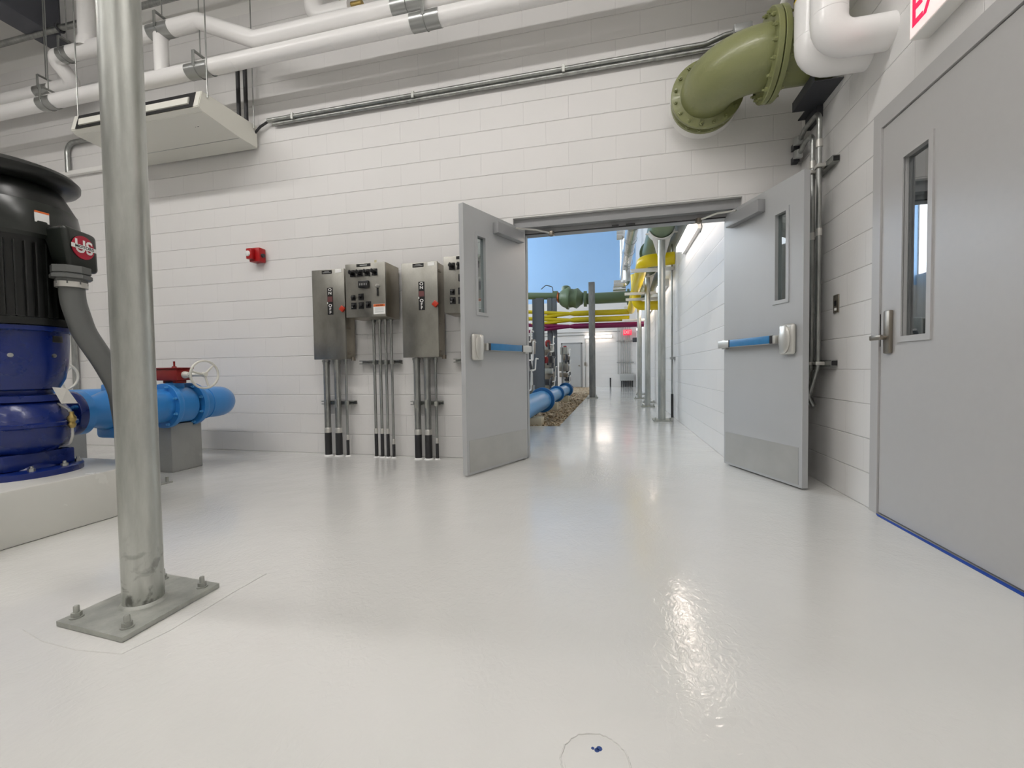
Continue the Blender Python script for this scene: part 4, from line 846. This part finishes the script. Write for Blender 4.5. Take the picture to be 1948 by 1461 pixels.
# blue pipe on gravel
t = thing('blue_gravel_pipe', (1.3, 5, .1), 'bright blue flanged pipe lying over the gravel on small blocks', 'pipe')
q = MB(); q.tube([(1.30, .6, .27), (1.30, 4.1, .27)], .175, 32); q.tube([(1.30, 4.1, .27), (1.30, 8.2, .27)], .135, 28); q.build('pipe_run', M_hblue, t)
for y, r in ((4.05, .235), (6.1, .185), (8.15, .20), (8.0, .2)):
    q = MB(); q.flange((1.30, y, .27), (0, 1, 0), .10, r, 32); q.build('flange', M_hblue2, t)
for x, y, lab in ((1.36, 2.72, 'nearest buff support block on the gravel'), (1.28, 5.2, 'middle buff support block on the gravel'), (1.27, 7.6, 'furthest buff support block on the gravel')):
    q = MB(); q.box((x-.17, y-.14, -.03), (x+.17, y+.14, .10 if y < 3 else .135), .01); tag(q.build('support_block', M_hsup), lab, 'support block', 'buff blocks under the blue pipe')
# equipment rack left of the gravel
rnd = random.Random(5)
for k, (x, y, lab) in enumerate(((.52, 4.7, 'nearest cluttered valve and instrument rack behind the left door'), (.55, 7.6, 'middle valve and instrument rack in the hall'), (.66, 10.8, 'furthest valve and instrument rack in the hall'))):
    t = thing('instrument_rack', (x, y, 0), lab, 'equipment rack', 'instrument racks left of the gravel')
    q = MB()
    for dy in (-.6, .6): q.box((x+.30, y+dy-.02, -.02), (x+.34, y+dy+.02, 1.55)); q.box((x-.2, y+dy-.02, -.02), (x-.16, y+dy+.02, 1.55))
    q.box((x+.30, y-.6, .52), (x+.34, y+.6, .56)); q.box((x+.30, y-.6, 1.1), (x+.34, y+.6, 1.14)); q.build('frame', M_galv2, t, smooth=False)
    for j in range(8):
        dz = .35+.155*j+rnd.uniform(-.05, .05); dy = rnd.uniform(-.6, .6); sx = rnd.uniform(.05, .13); sz = rnd.uniform(.06, .16)
        q = MB(); q.box((x+.2+rnd.uniform(-.1, .1), y+dy-sx, dz-sz), (x+.46, y+dy+sx, dz+sz), .01); q.build('instrument_box', (M_ss, M_dark, M_nickel, M_galv)[j % 4], t)
    for j in range(4):
        dz = rnd.uniform(.35, 1.5); dy = rnd.uniform(-.6, .2); e = rnd.choice((-.3, .25, .4))
        q = MB(); q.tube([(x+.48, y+dy-.3, dz), (x+.48, y+dy+.2, dz+.01), (x+.49, y+dy+.22, dz+e), (x+.47, y+dy+.6, dz+e)], .016, 8, rad=.06); q.build('white_tube', M_white, t)
    for j in range(2):
        dz = 1.0+.45*j; dy = rnd.uniform(-.5, .5)
        q = MB(); q.lathe((x+.34, y+dy, dz), (0, 0, 1), [(0, .05), (.04, .075), (.14, .075), (.18, .04)], 16); q.build('red_actuator', M_red, t)
    for j in range(4):
        dz = rnd.uniform(.5, 1.4); dy = rnd.uniform(-.6, .6)
        q = MB(); q.tube([(x+.40, y+dy, dz-.3), (x+.42, y+dy+.02, dz), (x+.42, y+dy+.3, dz+.02), (x+.36, y+dy+.32, dz+.3)], .03, 10, rad=.08); q.build('dark_pipe', M_dark, t)
# far wall: door, exit, conduits
t = thing('door_4', (.67, 16.56, 0), 'grey closed door in the far end wall of the hall', 'door', kind='structure')
q = MB(); q.box((.24, 16.555, 0), (1.10, 16.598, 2.02)); q.build('door_panel', M_door, t, smooth=False)
q = MB(); q.box((.17, 16.57, 0), (.235, 16.6, 2.08)); q.box((1.105, 16.57, 0), (1.17, 16.6, 2.08)); q.box((.17, 16.57, 2.025), (1.17, 16.6, 2.09)); q.build('frame', M_frame, t, smooth=False)
q = MB(); q.box((.98, 16.52, .98), (1.06, 16.556, 1.03)); q.build('handle', M_nickel, t)
t = thing('far_exit_sign', (3.22, 16.35, 2.35), 'small red EXIT sign at the far end of the hall', 'sign')
q = MB(); q.box((3.03, 16.40, 2.36), (3.40, 16.45, 2.60), .005); q.build('sign_face', M_exit2, t)
q = MB(); q.cyl((3.22, 16.45, 2.55), (3.22, 16.6, 2.55), .02, 8); q.build('mount', M_white, t)
q = MB(); q.text('EXIT', .2, (3.215, 16.398, 2.48), (1, 0, 0), (0, 0, 1), .001, sx=.78); q.build('lettering', M_let, t)
t = thing('emergency_lamp', (3.5, 16.0, 2.0), 'small dark lamp fitting beside the far EXIT sign', 'light fitting'); q = MB(); q.box((3.42, 15.9, 2.0), (3.60, 16.05, 2.2), .02); q.build('housing', M_dark, t)
for k, x in enumerate((2.80, 2.93, 3.03, 3.13, 3.23, 3.33)):
    q = MB(); q.tube([(x, 16.55, .58), (x, 16.55, 2.75)], .015, 8); tag(q.build('far_conduit', M_galv2), 'thin conduit on the far wall, number %s from the left above the junction box' % ('one two three four five six'.split()[k]), 'conduit', 'conduits above the far junction box')
q = MB(); q.box((2.88, 16.42, .28), (3.48, 16.6, .60), .01); tag(q.build('junction_box', M_lgrey), 'grey junction box on the far wall under the conduits', 'electrical box')
for k in range(7):
    q = MB(); q.cyl((2.95+k*.08, 16.5, 0), (2.95+k*.08, 16.5, .28), .027, 10); tag(q.build('coated_conduit', M_pvcblk), 'black coated conduit stub, number %s from left under the far junction box' % ('one two three four five six seven'.split()[k]), 'conduit', 'black stubs under the far junction box')
for z, lab in ((1.12, 'lower strut holding the conduits on the far wall'), (2.10, 'upper strut holding the conduits on the far wall')):
    q = MB(); q.box((2.74, 16.52, z-.02), (3.50, 16.54, z+.02)); tag(q.build('far_strut', M_galv2), lab, 'strut channel')
q = MB(); q.cyl((2.45, 16.4, 0), (2.45, 16.4, .42), .035, 10); tag(q.build('black_bollard', M_pvcblk), 'short black capped pipe standing at the far wall', 'pipe')
for z, lab in ((2.56, 'upper horizontal conduit on the far wall'), (2.42, 'lower horizontal conduit on the far wall')):
    q = MB(); q.tube([(-2, 16.56, z), (2.9 if z > 2.5 else 1.25, 16.56, z)], .014, 8); tag(q.build('far_conduit', M_galv2), lab, 'conduit')
t = thing('far_conduit', (1.3, 16.56, 1), 'vertical conduit with switch beside the far grey door', 'conduit'); q = MB(); q.tube([(1.30, 16.56, 0), (1.30, 16.56, 2.42)], .016, 8); q.build('tube', M_galv2, t); q = MB(); q.box((1.26, 16.53, 1.0), (1.34, 16.58, 1.15)); q.build('switch', M_nickel, t)
# hall right wall conduit
t = thing('hall_conduit', (3.555, 3.79, 0), 'slim conduit with black lower end on the hall wall', 'conduit')
q = MB(); q.tube([(3.565, 3.79, .40), (3.565, 3.79, 2.9)], .016, 10); q.build('tube', M_galv2, t)
q = MB(); q.tube([(3.565, 3.79, 0), (3.565, 3.79, .40)], .022, 10); q.build('coated_end', M_pvcblk, t)
q = MB(); q.box((3.53, 3.66, .98), (3.60, 3.82, 1.02)); q.build('strap', M_galv2, t)
q = MB(); q.tube([(3.57, 5.1, 0), (3.57, 5.1, 3.4)], .02, 8); tag(q.build('hall_conduit', M_dark), 'dark slim conduit on the hall wall behind the nearest post', 'conduit')

# ------------------------------------------------------------------ room lights (strip fixtures)
def strip(x0, x1, y, z, label, m=None):
    t = thing('strip_light', ((x0+x1)/2, y, z), label, 'light', 'hung strip lights of the pump room')
    q = MB(); q.box((x0-.02, y-.13, z+.02), (x1+.02, y+.13, z+.09), .005); q.build('housing', M_white, t)
    q = MB(); q.box((x0, y-.12, z-.01), (x1, y+.12, z+.018)); q.build('lens', m or M_tube, t, smooth=False)
    for x in (x0+.3, x1-.3):
        q = MB(); q.tube([(x, y, z+.09), (x, y, 5.395)], .003, 6); q.build('cable', M_galv2, t)
strip(-3.4, -1.0, -3.0, 4.72, 'strip light hung over the blue pump')
strip(-.5, 1.9, -3.0, 4.72, 'strip light hung in front of the doorway, left')
strip(2.2, 3.6, -3.0, 4.72, 'strip light hung in front of the doorway, right')
strip(-3.4, -1.0, -5.6, 4.55, 'strip light behind the camera, left', M_tube2)
strip(-.5, 1.9, -5.6, 4.55, 'strip light behind the camera, middle', M_tube2)
strip(2.2, 3.6, -7.4, 4.55, 'strip light behind the camera, right', M_tube2)

# ------------------------------------------------------------------ world, camera
wd = bpy.data.worlds.new('w'); S.world = wd; wd.use_nodes = True
wd.node_tree.nodes['Background'].inputs[0].default_value = (.6, .7, .8, 1); wd.node_tree.nodes['Background'].inputs[1].default_value = .3
cam = bpy.data.cameras.new('camera'); co = bpy.data.objects.new('camera', cam); COL.objects.link(co); S.camera = co
F, YAW, PIT, ROL = 818.2776, .2331, -.0323, -.0139
cam.sensor_fit = 'HORIZONTAL'; cam.sensor_width = 36; cam.lens = F/1948*36; cam.clip_start = .05; cam.clip_end = 100
Rz = Matrix(((cos(YAW), sin(YAW), 0), (-sin(YAW), cos(YAW), 0), (0, 0, 1)))
Rx = Matrix(((1, 0, 0), (0, cos(PIT), sin(PIT)), (0, -sin(PIT), cos(PIT))))
Ry = Matrix(((cos(ROL), 0, sin(ROL)), (0, 1, 0), (-sin(ROL), 0, cos(ROL))))
W2C = Ry @ Rx @ Rz                                   # rows: right, forward, up
r_, f_, u_ = W2C[0], W2C[1], W2C[2]
M = Matrix((( r_[0], u_[0], -f_[0]), (r_[1], u_[1], -f_[1]), (r_[2], u_[2], -f_[2]))).to_4x4(); M.translation = (2.6116, -3.8856, .8383)
co.matrix_world = M
vs = S.view_settings; vs.view_transform = 'Standard'; vs.look = 'None'; vs.exposure = 0.32; vs.gamma = 1; vs.use_curve_mapping = False
S.cycles.use_denoising = True
for _m in (M_exit, M_exitr, M_exit2): _m.cycles.emission_sampling = 'NONE'
S.cycles.max_bounces = 5; S.cycles.diffuse_bounces = 4; S.cycles.glossy_bounces = 3; S.cycles.caustics_reflective = False; S.cycles.caustics_refractive = False; S.cycles.adaptive_min_samples = 16; S.cycles.transmission_bounces = 2; S.cycles.sample_clamp_indirect = 5
S.cycles.use_adaptive_sampling = True; S.cycles.adaptive_threshold = .06
